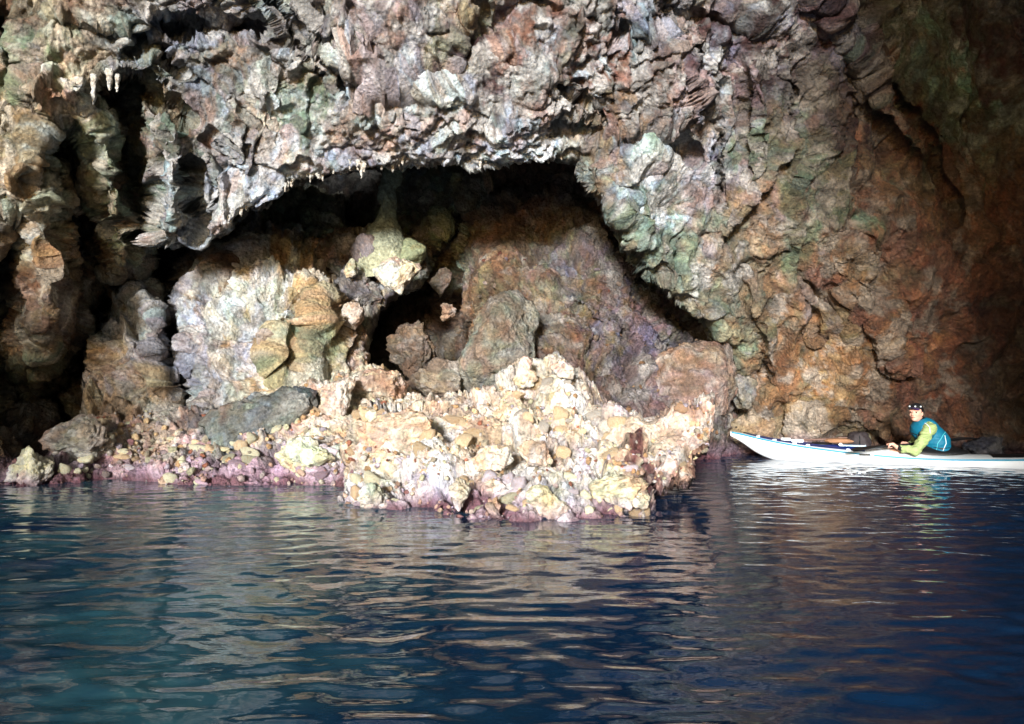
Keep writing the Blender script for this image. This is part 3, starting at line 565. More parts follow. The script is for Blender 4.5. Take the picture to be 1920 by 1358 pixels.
for g, (xa, xb), (ya, yb), keys, grp, cnt, (sa, sb) in zones:
    done = 0; tries = 0
    while done < cnt and tries < cnt*30:
        tries += 1
        px, py = rng.uniform(xa, xb), rng.uniform(ya, yb)
        p, nrm, ok = surf(g, px, py)
        if not ok or p[2] < .0: continue
        key = keys[int(rng.integers(len(keys)))]; tone, tk = [('pale', 1.1), ('dusky', 1.0), ('bright', 1.18)][int(rng.integers(3))]
        shp, sc = [('flat', (1.25, 1.0, .7)), ('rounded', (1.0, .95, .85)), ('elongated', (1.6, .75, .7)), ('blocky', (1.0, .9, 1.0))][int(rng.integers(4))]
        pk = int(rng.integers(3))*3+(0 if shp == 'rounded' else int(rng.integers(1, 3)))
        s = sa+(sb-sa)*rng.random()**2.0
        o = bpy.data.objects.new('stone', stone_mesh(pk, (key, tone), tuple(min(242, int(x*tk)) for x in HUES[key]))); col.objects.link(o)
        o.location = (p-nrm*s*.1).tolist(); o.scale = tuple(s*x*rng.uniform(.9, 1.1) for x in sc)
        o.rotation_euler = (rng.uniform(-.45, .45), rng.uniform(-.45, .45), rng.uniform(0, 6.28) if shp != 'elongated' else rng.uniform(-.6, .6))
        mk = min(MARKS, key=lambda m: (m[0]-px)**2+(m[1]-py)**2); dx, dy = px-mk[0], py-mk[1]
        wd = ('left of' if dx < 0 else 'right of') if abs(dx) > abs(dy) else ('above' if dy < 0 else 'below')
        lab = '%s %s %s stone %s %s' % (tone, shp, key, wd, mk[2]); named.setdefault(lab, []).append((px, o)); o['group'] = grp; o['category'] = 'stone'; done += 1
for lab, lst in named.items():
    lst.sort(key=lambda q: q[0]); n = len(lst)
    wn = {1: [''], 2: [', the left one', ', the right one'], 3: [', the leftmost', ', the middle one', ', the rightmost']}.get(n) or [', number %s from the left' % ['one', 'two', 'three', 'four', 'five', 'six', 'seven'][min(j, 6)] for j in range(n)]
    for (q, o), w_ in zip(lst, wn): o['label'] = lab+w_
# countless small stones between them
def pebbles():
    V0, F0 = ICO[1]; Vs, Fs, Cs = [], [], []; off = 0
    pal = srgb([(222, 192, 150), (206, 190, 170), (196, 160, 120), (186, 150, 110), (206, 204, 170), (196, 186, 200), (150, 96, 76), (214, 206, 196), (170, 160, 140)])
    def strew(g, xa, xb, ya, yb, n, sa, sb, mul=(1, 1, 1)):
        nonlocal off
        for _ in range(n):
            px, py = rng.uniform(xa, xb), rng.uniform(ya, yb); p, nrm, ok = surf(g, px, py)
            if not ok or p[2] < -.02: continue
            if fbm(np.array([[px/70, py/50, 3.]]), 2, 801)[0] < rng.uniform(-.75, .35): continue
            s = sa+(sb-sa)*rng.random()**2.5
            v = V0*(1+.28*rng.normal(size=(len(V0), 1)).clip(-1, 1))*s*rng.uniform(.6, 1.25, 3)
            a, b = rng.uniform(0, 6.28, 2); ca, sa_, cb, sb_ = math.cos(a), math.sin(a), math.cos(b), math.sin(b)
            v = v@np.array([[ca, -sa_, 0], [sa_, ca, 0], [0, 0, 1]])@np.array([[1, 0, 0], [0, cb, -sb_], [0, sb_, cb]])
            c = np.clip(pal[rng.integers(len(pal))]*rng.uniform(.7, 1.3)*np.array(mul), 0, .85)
            if p[2] < .2+.1*rng.normal(): c = c*.6+.4*srgb((168, 140, 164))*rng.uniform(.5, 1.1)
            Vs.append(v+p+nrm*s*.3); Fs.append(F0+off); Cs.append(np.tile(c, (len(v), 1))); off += len(v)
    strew(gI, 640, 1340, 680, 975, 2600, .007, .034)
    strew(gE, 60, 800, 700, 912, 2000, .01, .05, (.85, .85, .85))
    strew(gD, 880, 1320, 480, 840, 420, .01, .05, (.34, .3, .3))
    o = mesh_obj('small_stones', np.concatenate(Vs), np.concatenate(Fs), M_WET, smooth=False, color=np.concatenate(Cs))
    tag(o, 'countless small stones littering the bank, the islet and the chamber slope', 'rubble', kind='stuff')
pebbles()

#SECTION_WATER
def water():
    ya = np.concatenate([np.linspace(-14, .6, 24)[:-1], np.cumsum(np.concatenate([[.6], np.interp(np.linspace(.6, 12.5, 470), [.6, 3, 6, 12.5], [.011, .019, .03, .045])]))])
    ya = ya[ya < 13]; ya = np.concatenate([ya, [14, 17, 22]])
    xa = np.concatenate([np.linspace(-22, -8.5, 12), np.arange(-8.4, 8.5, .03), np.linspace(8.6, 22, 12)])
    X, Y = np.meshgrid(xa, ya); Q = np.stack([X.ravel(), Y.ravel(), np.zeros(X.size)], -1)
    Qw = Q + .07*np.stack([fbm(Q*1.3, 2, 900), fbm(Q*1.3+7, 2, 901), Q[:, 0]*0], -1)
    z = .0038*fbm(Qw*np.array([1.9, 4.4, 1]), 2, 910) + .0048*vnoise(Qw*np.array([4.6, 11, 1])+3, 920) + .0036*vnoise(Qw*np.array([8.5, 19, 1])+3, 930) + .0014*vnoise(Qw*np.array([15, 30, 1])+8, 931)
    z *= 1.0*(1+.35*fbm(Q*.5, 2, 940))
    V = Q.copy(); V[:, 2] = z
    idx = np.arange(X.size).reshape(X.shape)
    q = np.stack([idx[:-1, :-1], idx[:-1, 1:], idx[1:, 1:], idx[1:, :-1]], -1).reshape(-1, 4)
    m, nt, bs = new_mat('sea water'); N = nt.nodes.new; L = nt.links.new
    geo = N('ShaderNodeNewGeometry')
    n = N('ShaderNodeTexNoise'); n.inputs['Scale'].default_value = 1.1; n.inputs['Detail'].default_value = 6; n.inputs['Roughness'].default_value = .6; L(geo.outputs['Position'], n.inputs['Vector'])
    sx = N('ShaderNodeSeparateXYZ'); L(geo.outputs['Position'], sx.inputs[0])
    # teal towards the left: glow of scattered light put into the water colour
    ma = N('ShaderNodeMapRange'); ma.inputs[1].default_value = .35; ma.inputs[2].default_value = -1.1; L(sx.outputs[0], ma.inputs[0])
    mu = N('ShaderNodeMath'); mu.operation = 'MULTIPLY'; L(ma.outputs[0], mu.inputs[0])
    mr = N('ShaderNodeMapRange'); mr.inputs[1].default_value = .36; mr.inputs[2].default_value = .62; L(n.outputs[0], mr.inputs[0]); L(mr.outputs[0], mu.inputs[1])
    mx = N('ShaderNodeMix'); mx.data_type = 'RGBA'; L(mu.outputs[0], mx.inputs[0]); mx.inputs[6].default_value = (.004, .022, .062, 1); mx.inputs[7].default_value = (.027, .09, .115, 1)
    L(mx.outputs[2], bs.inputs['Base Color'])
    bs.inputs['Roughness'].default_value = .035; bs.inputs['IOR'].default_value = 1.4; bs.inputs['Specular IOR Level'].default_value = .5
    b = N('ShaderNodeTexNoise'); b.inputs['Scale'].default_value = 26; b.inputs['Detail'].default_value = 2; mp = N('ShaderNodeMapping'); mp.inputs['Scale'].default_value = (.5, 1, 1); L(geo.outputs['Position'], mp.inputs[0]); L(mp.outputs[0], b.inputs['Vector'])
    bp = N('ShaderNodeBump'); bp.inputs['Strength'].default_value = .12; bp.inputs['Distance'].default_value = .01; L(b.outputs[0], bp.inputs['Height']); L(bp.outputs[0], bs.inputs['Normal'])
    tag(mesh_obj('water', V, q, m), kind='structure')
water()
#SECTION_KAYAK
# ---------------------------------------------------------------- kayak
import openvdb
from mathutils.bvhtree import BVHTree
KO = Vector((5.57, 9.4, 0)); KA = math.atan2(.361, -.932)
kay = empty('kayak', KO); kay.rotation_euler.z = KA
tag(kay, 'long white sea kayak with blue stripe and blue foredeck floating before the right wall', 'kayak')
def lp(tab, u): return np.interp(u, [t[0] for t in tab], [t[1] for t in tab])
SHEER = [(-2.62, .34), (-2.2, .24), (-1.5, .15), (-.9, .11), (0, .085), (.5, .10), (1.0, .135), (1.63, .20), (2.1, .275), (2.58, .385)]
KEEL = [(-2.62, .32), (-2.4, .10), (-2.1, -.02), (-1.6, -.09), (0, -.12), (1.4, -.10), (1.85, -.055), (2.1, .0), (2.35, .15), (2.58, .36)]
CROWN = [(-2.62, .005), (-1.5, .035), (-.6, .04), (0, .05), (.45, .10), (.75, .085), (1.3, .05), (2.1, .02), (2.58, .004)]
def smooth_tab(tab, us):
    f = lp(tab, us); k = np.ones(15)/15; return np.convolve(np.pad(f, 7, 'edge'), k, 'valid')
US = np.linspace(-2.62, 2.58, 180)
zs_, zk_, cr_ = smooth_tab(SHEER, US), smooth_tab(KEEL, US), smooth_tab(CROWN, US)
zk_ = np.minimum(zk_, zs_-.006)
bb_ = .275*np.maximum(1-np.abs(US/2.64)**2.1, .0)**.92+.006
def at_u(arr, u): return float(np.interp(u, US, arr))
def deck_z(u, v): b = at_u(bb_, u); return at_u(zs_, u)+at_u(cr_, u)*max(0, 1-(v/b)**2)
def loft(rings, closed=False):
    m = len(rings[0]); V = np.concatenate(rings); Fc = []
    for j in range(len(rings)-1):
        for k in range(m if closed else m-1):
            Fc.append((j*m+k, (j+1)*m+k, (j+1)*m+(k+1) % m, j*m+(k+1) % m))
    return V, np.array(Fc)
M_HULL = flat('white gelcoat', (220, 226, 230), .22, .6, .02); M_BLUE = flat('blue gelcoat', (18, 46, 120), .3, .5, .05); M_STR = flat('teal stripe', (20, 140, 176), .35, .5, .03)
M_BLK = flat('black rubber', (16, 16, 19), .55, .4, .1); M_WHT = flat('white plastic', (225, 230, 232), .4)
hr, dr = [], []
for i, u in enumerate(US):
    th = np.linspace(-math.pi/2, math.pi/2, 25); b = bb_[i]
    y = b*np.sign(th)*0+b*np.sin(th)**1*1.0; 
    yy = b*np.sign(np.sin(th))*np.abs(np.sin(th))**.75; zz = zs_[i]+(zk_[i]-zs_[i])*np.abs(np.cos(th))**.85
    hr.append(np.stack([np.full(25, u), yy, zz], -1))
    t = np.linspace(-1, 1, 21); dr.append(np.stack([np.full(21, u), b*t, zs_[i]+cr_[i]*(1-t*t)+.001], -1))
V, Fc = loft(hr); hull = mesh_obj('hull', V, Fc, M_HULL, kay); hullV, hullF = V, Fc
V, Fc = loft(dr); mesh_obj('deck', V, Fc, M_HULL, kay)
def tube(name, pts, r, mat, parent, n=8, closed=False, r2=None):
    pts = [Vector(p) for p in pts]; rings = []
    for i, p in enumerate(pts):
        a = pts[i-1] if (i or closed) else p; c = pts[(i+1) % len(pts)] if (i < len(pts)-1 or closed) else p
        t = (c-a).normalized(); up = Vector((0, 0, 1)) if abs(t.z) < .9 else Vector((1, 0, 0))
        s = t.cross(up).normalized(); w_ = s.cross(t)
        rad = r if np.isscalar(r) else r[i]
        rings.append(np.array([(p+s*math.cos(k*2*math.pi/n)*rad+w_*math.sin(k*2*math.pi/n)*(rad if r2 is None else r2))[:] for k in range(n)]))
    if closed: rings.append(rings[0])
    V, Fc = loft(rings, True)
    Fl = [tuple(f) for f in Fc.tolist()]
    if not closed: Fl += [tuple(range(n))[::-1], tuple(range((len(rings)-1)*n, len(rings)*n))]
    return mesh_obj(name, V, Fl, mat, parent)
def box(name, c, s, mat, parent, bevel=.2, rot=None):
    bm = bmesh.new(); bmesh.ops.create_cube(bm, size=1)
    for v in bm.verts: v.co = Vector((v.co.x*s[0], v.co.y*s[1], v.co.z*s[2]))
    bmesh.ops.bevel(bm, geom=bm.edges[:], offset=min(s)*bevel, segments=2, affect='EDGES')
    me = bpy.data.meshes.new(name); bm.to_mesh(me); bm.free(); me.materials.append(mat)
    o = bpy.data.objects.new(name, me); col.objects.link(o); o.parent = parent; o.location = c
    if rot: o.rotation_euler = rot
    return o
for sd2 in (1, -1):
    tube('stripe', [(u, sd2*(at_u(bb_, u)+.002), at_u(zs_, u)-.006) for u in np.linspace(-2.58, 2.56, 90)], .011, M_STR, kay, 6)
# blue foredeck panel
pr = []
for u in np.linspace(.85, 2.35, 40):
    b = at_u(bb_, u)*.80*min(1, (2.4-u)/.25+.2); t = np.linspace(-1, 1, 13)
    pr.append(np.array([(u, b*k, deck_z(u, b*k)+.012*(1-k**6)+.002) for k in t]))
V, Fc = loft(pr); mesh_obj('deck_panel', V, Fc, M_BLUE, kay)
pr = []
for u in np.linspace(-2.2, -.6, 40):
    b = at_u(bb_, u)*.75; pr.append(np.array([(u, b*k, deck_z(u, b*k)+.01*(1-k**6)) for k in np.linspace(-1, 1, 13)]))
V, Fc = loft(pr); mesh_obj('deck_panel', V, Fc, M_BLK, kay)
def hatch(u, r):
    pts = []; rings = []
    for q, h in ((1.0, 0), (1.0, .02), (.8, .032), (.02, .036)):
        rings.append(np.array([(u+math.cos(a)*r*1.3*q, math.sin(a)*r*q, deck_z(u, 0)-.02+h+.012) for a in np.linspace(0, 2*math.pi, 25)[:-1]]))
    V, Fc = loft(rings, True); mesh_obj('hatch_cover', V, Fc, M_BLK, kay)
hatch(1.38, .11); hatch(-1.3, .12)
for u in (1.05, 1.55, 1.72, 1.98, 2.2): 
    for s in (1, -1): box('deck_fitting', (u, s*at_u(bb_, u)*.82, deck_z(u, at_u(bb_, u)*.82)+.012), (.05, .03, .022), M_WHT, kay)
box('deck_fitting', (1.83, .05, deck_z(1.83, .05)+.028), (.13, .07, .035), M_WHT, kay); box('deck_fitting', (1.68, .07, deck_z(1.68, .07)+.03), (.16, .08, .04), M_WHT, kay)
for s in (1, -1): tube('deck_line', [(u, s*at_u(bb_, u)*.82, deck_z(u, at_u(bb_, u)*.82)+.02) for u in np.linspace(.95, 2.4, 20)], .004, M_BLK, kay, 6)
for a_, b_ in ((1.05, 1.55), (1.55, 1.05)): tube('deck_line', [(a_+(b_-a_)*k/8, (k/8*2-1)*at_u(bb_, 1.3)*.82, deck_z(a_+(b_-a_)*k/8, (k/8*2-1)*.16)+.03) for k in range(9)], .004, M_BLK, kay, 6)
tube('bow_toggle', [(2.5, -.05, .44), (2.5, .05, .44)], .012, M_BLK, kay)
# coaming and skirt
ce = [(.06+math.cos(a)*.42, math.sin(a)*.205, deck_z(.06+math.cos(a)*.42, math.sin(a)*.2)+.035) for a in np.linspace(0, 2*math.pi, 41)[:-1]]
tube('cockpit_coaming', ce, .017, M_HULL, kay, 8, True)
# slider and ring on the stripe, near side
uu = .86; box('skeg_slider', (uu, at_u(bb_, uu)+.012, at_u(zs_, uu)-.008), (.13, .016, .026), M_BLK, kay)
tube('ring', [(uu-.09+math.cos(a)*.018, at_u(bb_, uu)+.014, at_u(zs_, uu)-.008+math.sin(a)*.013) for a in np.linspace(0, 6.28, 13)[:-1]], .006, M_WHT, kay, 6, True)
# lettering on the hull side
bvh = BVHTree.FromPolygons([Vector(v) for v in hullV.tolist()], [tuple(f) for f in hullF.tolist()])
M_TXT = flat('hull lettering', (20, 28, 60), .5)
def lettering(body, size, u0, z0, mat, name='lettering'):
    cu = bpy.data.curves.new(name, 'FONT'); cu.body = body; cu.size = size; cu.space_character = 1.15; cu.resolution_u = 3
    t = bpy.data.objects.new(name, cu); me = bpy.data.meshes.new_from_object(t); bpy.data.objects.remove(t)
    for v in me.vertices:
        h = bvh.ray_cast(Vector((u0-v.co.x*1.25, 1, z0+v.co.y)), Vector((0, -1, 0)))
        v.co = (h[0]+Vector((0, .003, .001))) if h[0] else Vector((u0-v.co.x, .27, z0+v.co.y))
    me.materials.append(mat); o = bpy.data.objects.new(name, me); col.objects.link(o); o.parent = kay; return o
lettering('OELOOILL.', .038, .46, .030, M_TXT)
h = [bvh.ray_cast(Vector((.52+math.cos(a)*.022, 1, .044+math.sin(a)*.019)), Vector((0, -1, 0)))[0] for a in np.linspace(.9, 5.6, 14)]
tube('emblem', [p+Vector((0, .002, 0)) for p in h if p], .0035, M_TXT, kay, 6)

# things on the foredeck
M_WOOD = flat('oiled wood', (104, 78, 68), .5, .4, .15)
def paddle(name, blade_mats, c, d, Ls, mat_s, label, blades, bl=.47, bw=.085):
    root = empty(name, (0, 0, 0)); root.rotation_euler.z = KA
    d = Vector(d).normalized(); M = Matrix.Rotation(KA, 4, 'Z'); c = Vector(c)
    root.location = KO + M@c
    tube('shaft', [d*(-Ls), d*0, d*.02], .0145, mat_s, root, 10)
    up = Vector((0, 0, 1)); s = d.cross(up).normalized(); n_ = s.cross(d).normalized()
    for sg in blades:
        o_ = d*.02 if sg > 0 else d*(-Ls); rings = []
        for t in np.linspace(0, 1, 22):
            wd = bw*min(1, .17+1.25*t)*(1-max(0, t-.86)**2*26)**.5 if t < 1 else .03; wd = max(wd, .012); th = .013*(1-t)+.004
            cc = o_+d*(sg*t*bl)+n_*(-.02*t*t)
            rings.append(np.array([(cc+s*math.cos(a)*wd+n_*(math.sin(a)*th+.018*math.cos(a)**2))[:] for a in np.linspace(0, 2*math.pi, 17)[:-1]]))
        V, Fc = loft(rings, True); Fl = [tuple(f) for f in Fc.tolist()]+[tuple(range(16))[::-1], tuple(range(21*16, 22*16))]
        mesh_obj('blade', V, Fl, blade_mats, root)
    return tag(root, label, 'paddle')
spare = paddle('spare_paddle', M_WOOD, (1.18, -.05, .30), (-.98, -.02, .06), 1.15, M_WOOD, 'brown wooden spare paddle lying along the blue foredeck of the kayak', (1,), .40, .045)
M_CASE = flat('clear map case', (120, 150, 176), .15, .7, .15)
cc_ = empty('map_case', KO+Matrix.Rotation(KA, 4, 'Z')@Vector((.98, .06, .225))); cc_.rotation_euler.z = KA
box('sleeve', (0, 0, 0), (.30, .24, .022), M_CASE, cc_); box('rolled_end', (.16, 0, .01), (.05, .22, .04), M_WHT, cc_, .3)
tag(cc_, 'pale blue map case with white rolled end on the kayak deck before the paddler', 'map case')

# dark bundle strapped to the deck just ahead of the cockpit
M_BAG = flat('dark grey nylon', (48, 42, 44), .7, .3, .3); M_TAN = flat('tan cloth', (150, 112, 84), .8, .2, .2)
def soft(name, c, s, mat, parent, seed, sub=4):
    V, Fc = ICO[sub]; V = V.copy(); V = np.sign(V)*np.abs(V)**.75
    V = V*(1+.16*fbm(V*1.7+seed, 4, seed))[:, None]*np.array(s)
    o = mesh_obj(name, V, Fc, mat, parent); o.location = c; return o
bun = empty('deck_bundle', KO+Matrix.Rotation(KA, 4, 'Z')@Vector((.90, -.03, .20))); bun.rotation_euler.z = KA
soft('bag', (0, 0, .085), (.14, .12, .12), M_BAG, bun, 3); soft('cloth_flap', (.20, .03, .075), (.21, .10, .035), M_TAN, bun, 8); tube('strap', [(0, .125*math.cos(a), .085+.125*math.sin(a)) for a in np.linspace(0, 2*math.pi, 17)[:-1]], .008, M_BLK, bun, 6, True)
tag(bun, 'dark grey bundle with tan cloth lashed on the deck just ahead of the paddler', 'bag')

# ---------------------------------------------------------------- the paddler
VOX = .005
class SDF:
    def __init__(s, lo, hi):
        s.lo = np.array(lo); s.n = np.ceil((np.array(hi)-s.lo)/VOX).astype(int); s.g = np.full(s.n, .06, np.float32)
    def _sub(s, lo, hi):
        a = np.clip(((np.array(lo)-s.lo)/VOX).astype(int), 0, s.n-1); b = np.clip(((np.array(hi)-s.lo)/VOX).astype(int)+2, 1, s.n)
        sl = tuple(slice(x, y) for x, y in zip(a, b))
        ax = [s.lo[i]+VOX*np.arange(a[i], b[i]) for i in range(3)]
        return sl, np.stack(np.meshgrid(*ax, indexing='ij'), -1).astype(np.float32)
    def _op(s, sl, d, k, cut):
        g = s.g[sl]
        if cut: s.g[sl] = np.maximum(g, -d); return
        if k > 0:
            h = np.clip(.5+.5*(g-d)/k, 0, 1); s.g[sl] = g*(1-h)+d*h-k*h*(1-h)
        else: s.g[sl] = np.minimum(g, d)
    def cone(s, a, b, ra, rb, k=.02, cut=False, fr=None, sc=(1, 1, 1)):
        """round cone; optionally flattened in the frame fr"""
        a, b = np.array(a, float), np.array(b, float); m = max(ra, rb)*max(1/min(sc), 1)+.06
        sl, Pn = s._sub(np.minimum(a, b)-m, np.maximum(a, b)+m)
        ab = b-a; t = np.clip(((Pn-a)@ab)/(ab@ab+1e-9), 0, 1); q = Pn-a-t[..., None]*ab
        if fr is not None: q = (q@np.array(fr).T)*np.array(sc)
        s._op(sl, np.sqrt((q**2).sum(-1))-(ra+(rb-ra)*t), k, cut)
    def ell(s, c, r, fr=None, k=.02, cut=False):
        c = np.array(c, float); r = np.array(r, float); m = r.max()+.05; sl, Pn = s._sub(c-m, c+m); q = Pn-c
        if fr is not None: q = q@np.array(fr).T
        l = np.sqrt(((q/r)**2).sum(-1)); l2 = np.sqrt(((q/(r*r))**2).sum(-1))+1e-6
        s._op(sl, l*(l-1)/l2, k, cut)
    def mesh(s, name, mat, parent, rough=0, cutz=None):
        g = s.g.copy()
        if rough:
            ax = [s.lo[i]+VOX*np.arange(s.n[i]) for i in range(3)]; m = np.abs(g) < .03
            Pn = np.stack(np.meshgrid(*ax, indexing='ij'), -1)[m]; g[m] += rough*fbm(Pn*np.array([14, 14, 26]), 2, 77)
        gr = openvdb.FloatGrid(background=.06); gr.copyFromArray(np.clip(g, -.06, .06))
        V, T, Qd = gr.convertToPolygons(isovalue=0, adaptivity=0.0)
        V = V*VOX+s.lo
        return mesh_obj(name, V, Qd[:, ::-1].astype(np.int32), mat, parent)
def frame(yaw, pitch=0):
    f = Vector((math.cos(yaw)*math.cos(pitch), math.sin(yaw)*math.cos(pitch), math.sin(pitch))); s = Vector((-math.sin(yaw), math.cos(yaw), 0)); u = f.cross(s); return [list(f), list(s), list(u)]
FT = frame(R(24)); ft, st = np.array(FT[0]), np.array(FT[1])
per = empty('person', KO); per.rotation_euler.z = KA
tag(per, 'person in green jacket and teal vest seated in the kayak, face turned sideways', 'person')
hip = np.array([-.03, 0, .12]); mid_ = np.array([.0, 0, .30]); chest = np.array([.115, 0, .445]); nk = np.array([.155, .01, .54]); hd = np.array([.215, .035, .672])
shL = chest+st*.18+np.array([.035, 0, .03]); shR = chest-st*.165+np.array([.0, 0, .035])
elL = np.array([.265, .285, .185]); wrL = np.array([.475, .285, .225]); haL = np.array([.555, .295, .243])
elR = np.array([.17, -.33, .25]); wrR = np.array([.30, -.13, .24]); haR = np.array([.335, -.075, .235])
PD = np.array([.76, .65, -.05]); PD /= np.linalg.norm(PD)
M_SKIN = flat('skin', (222, 170, 148), .5, .4, .06)
HF = frame(R(62), R(2)); fwd, sdw, upw = map(np.array, HF)
S = SDF((-.3, -.5, -.04), (1.25, .5, .84))
S.cone(hip, mid_, .13, .125, .03, fr=FT, sc=(1.1, .85, 1)); S.cone(mid_, chest, .125, .13, .03, fr=FT, sc=(1.1, .8, 1)); S.cone(shL, shR, .06, .06, .04)
S.cone(chest, nk, .08, .05, .04); S.cone(nk, hd-upw*.03, .048, .05, .02)
for sh, el, wr, s_ in ((shL, elL, wrL, 1), (shR, elR, wrR, -1)):
    S.cone(sh, el, .05, .040, .02); S.cone(el, wr, .038, .025, .02)
for s_ in (1, -1):
    k_ = np.array([.48, .12*s_, .15]); an = np.array([.95, .08*s_, .0]); S.cone(hip+np.array([.03, .07*s_, -.02]), k_, .08, .055, .03); S.cone(k_, an, .052, .035, .02); S.cone(an, an+np.array([.08, .02*s_, .07]), .03, .022, .02)
# head
S.ell(hd+upw*.012, (.094, .076, .108), HF, .02); S.ell(hd+fwd*.022-upw*.055, (.066, .056, .062), HF, .025); S.ell(hd+fwd*.068-upw*.092, (.022, .024, .018), HF, .018)
S.cone(hd+fwd*.092+upw*.012, hd+fwd*.114-upw*.028, .009, .0135, .010); S.ell(hd+fwd*.084+sdw*.03+upw*.024, (.014, .024, .008), HF, .01); S.ell(hd+fwd*.084-sdw*.03+upw*.024, (.014, .024, .008), HF, .01)
for q in (1, -1):
    S.ell(hd+fwd*.099+sdw*.031*q+upw*.004, (.012, .017, .011), HF, .0, True); S.ell(hd+sdw*.076*q-fwd*.005-upw*.01, (.018, .009, .030), HF, .006); S.ell(hd+fwd*.068+sdw*.036*q-upw*.03, (.022, .02, .018), HF, .015)
S.ell(hd+fwd*.094-upw*.056, (.009, .024, .006), HF, .006); S.ell(hd+fwd*.093-upw*.066, (.009, .020, .006), HF, .006)
# hands: palm, four unequal fingers closed round the shaft, thumb from the side of the palm
def hand(wr, ha, sgn):
    w2 = ha-PD*0; ac = np.array([0, 0, 1.]); out = (w2-wr); out -= PD*(out@PD); out /= np.linalg.norm(out)+1e-9
    up_ = np.array([0, 0, 1.]); up_ -= PD*(up_@PD); up_ /= np.linalg.norm(up_)
    side = np.cross(PD, up_); side *= np.sign(side@(wr-ha)) if abs(side@(wr-ha)) > 1e-4 else 1
    pc = ha+side*.018+up_*.026
    S.cone(wr, pc+side*.02, .024, .022, .015); S.cone(pc+PD*.030, pc-PD*.030, .017, .016, .012)
    for i, (o_, ln) in enumerate(((.034, .95), (.012, 1.05), (-.010, 1.0), (-.031, .82))):
        b0 = ha+PD*o_+up_*.031+side*.008; b1 = ha+PD*o_+up_*.024*ln-side*.022*ln; b2 = ha+PD*o_-up_*.004-side*.029*ln; b3 = ha+PD*o_-up_*.024-side*.012
        S.cone(b0, b1, .0095, .009, .003); S.cone(b1, b2, .009, .0082, .002); S.cone(b2, b3, .0082, .007, .002)
    t0 = pc+PD*.026+side*.012; t1 = ha+PD*.052+side*.022+up_*.002; t2 = ha+PD*.044+side*.002-up_*.022; S.cone(t0, t1, .013, .0105, .008); S.cone(t1, t2, .0105, .0085, .003)
hand(wrL, haL, 1); hand(wrR, haR, -1)
S.mesh('body', M_SKIN, per)
M_JK = flat('green jacket', (156, 174, 116), .6, .3, .1); M_VS = flat('teal vest', (8, 106, 136), .6, .35, .1); M_RF = flat('reflective piping', (225, 240, 245), .3, .7); M_HAIR = flat('dark hair', (26, 20, 20), .5, .4, .3)
J = SDF((-.3, -.5, .05), (.62, .5, .66))
J.cone(hip, mid_, .14, .135, .03, fr=FT, sc=(1.1, .85, 1)); J.cone(mid_, chest, .135, .14, .03, fr=FT, sc=(1.1, .8, 1)); J.cone(shL, shR, .072, .072, .04); J.cone(chest, nk-np.array([0, 0, .01]), .085, .06, .04)
for sh, el, wr in ((shL, elL, wrL), (shR, elR, wrR)):
    J.cone(sh, el, .073, .058, .03); J.cone(el, el*.25+wr*.75, .060, .044, .025)
J.mesh('jacket', M_JK, per, rough=.012)
Vt = SDF((-.32, -.4, .06), (.5, .4, .62))
Vt.cone(hip+np.array([0, 0, .07]), mid_, .155, .165, .03, fr=FT, sc=(1.02, .88, 1)); Vt.cone(mid_, chest, .165, .165, .03, fr=FT, sc=(1.0, .86, 1)); Vt.cone(chest+st*.1, nk+st*.05, .10, .055, .03); Vt.cone(chest-st*.1, nk-st*.05, .10, .055, .03)
Vt.ell(mid_+ft*.12+np.array([0, 0, .02]), (.075, .13, .10), FT, .03); Vt.ell(chest-ft*.09-np.array([0, 0, .06]), (.085, .14, .15), FT, .03)
for sh, el in ((shL, elL), (shR, elR)):
    dr_ = (el-sh)/np.linalg.norm(el-sh); o_ = st*(.02 if sh is shL else -.02)
    Vt.cone(sh+o_+np.array([0, 0, .03]), sh+o_*2+dr_*.14, .088, .085, 0, True); Vt.cone(sh+dr_*.1+o_, el+o_, .085, .07, 0, True)
Vt.cone(nk-np.array([0, 0, .02]), nk+np.array([.04, .0, .12]), .066, .085, 0, True)
vest = Vt.mesh('vest', M_VS, per, rough=.004)
vb = BVHTree.FromPolygons([v.co for v in vest.data.vertices], [tuple(p.vertices) for p in vest.data.polygons])
jk = [o for o in per.children if o.name.startswith('jacket')][0]
jb = BVHTree.FromPolygons([v.co for v in jk.data.vertices], [tuple(p.vertices) for p in jk.data.polygons])
def on_side(pts, r, mat, trees=(vb,)):
    out = []
    for i in range(len(pts)-1):
        for k in range(6):
            t = k/6; u = pts[i][0]*(1-t)+pts[i+1][0]*t; z = pts[i][1]*(1-t)+pts[i+1][1]*t
            hs_ = [h[0] for h in (b.ray_cast(Vector((u, 1, z)), Vector((0, -1, 0))) for b in trees) if h[0]]
            if hs_: out.append(max(hs_, key=lambda q: q.y)+Vector((0, r*.5, 0)))
    if len(out) > 2: tube('piping', out, r, mat, per, 6)
def pz(px, py): return ((1750-px)*.00745, CAM_H-9.3*(py-735)/F)
M_PT = flat('pale teal trim', (90, 200, 210), .4)
on_side([pz(1733, 794), pz(1737, 801), pz(1738, 814)], .006, M_RF, (vb, jb)); on_side([pz(1762, 816), pz(1763, 830), pz(1757, 847)], .005, M_RF); on_side([pz(1773, 815), pz(1776, 828), pz(1773, 842)], .006, M_RF)
on_side([pz(1767, 808), pz(1760, 814), pz(1750, 830), pz(1748, 845)], .004, M_PT); on_side([pz(1708, 800), pz(1704, 815), pz(1700, 829)], .005, M_PT); on_side([pz(1713, 794), pz(1715, 797)], .01, M_RF, (vb, jb))
tube('cuff', [Vector(wrL*.55+elL*.45), Vector(wrL)], [.038, .031], M_BLK, per, 14)
tube('cuff', [Vector(wrR*.55+elR*.45), Vector(wrR)], [.038, .031], M_BLK, per, 14)
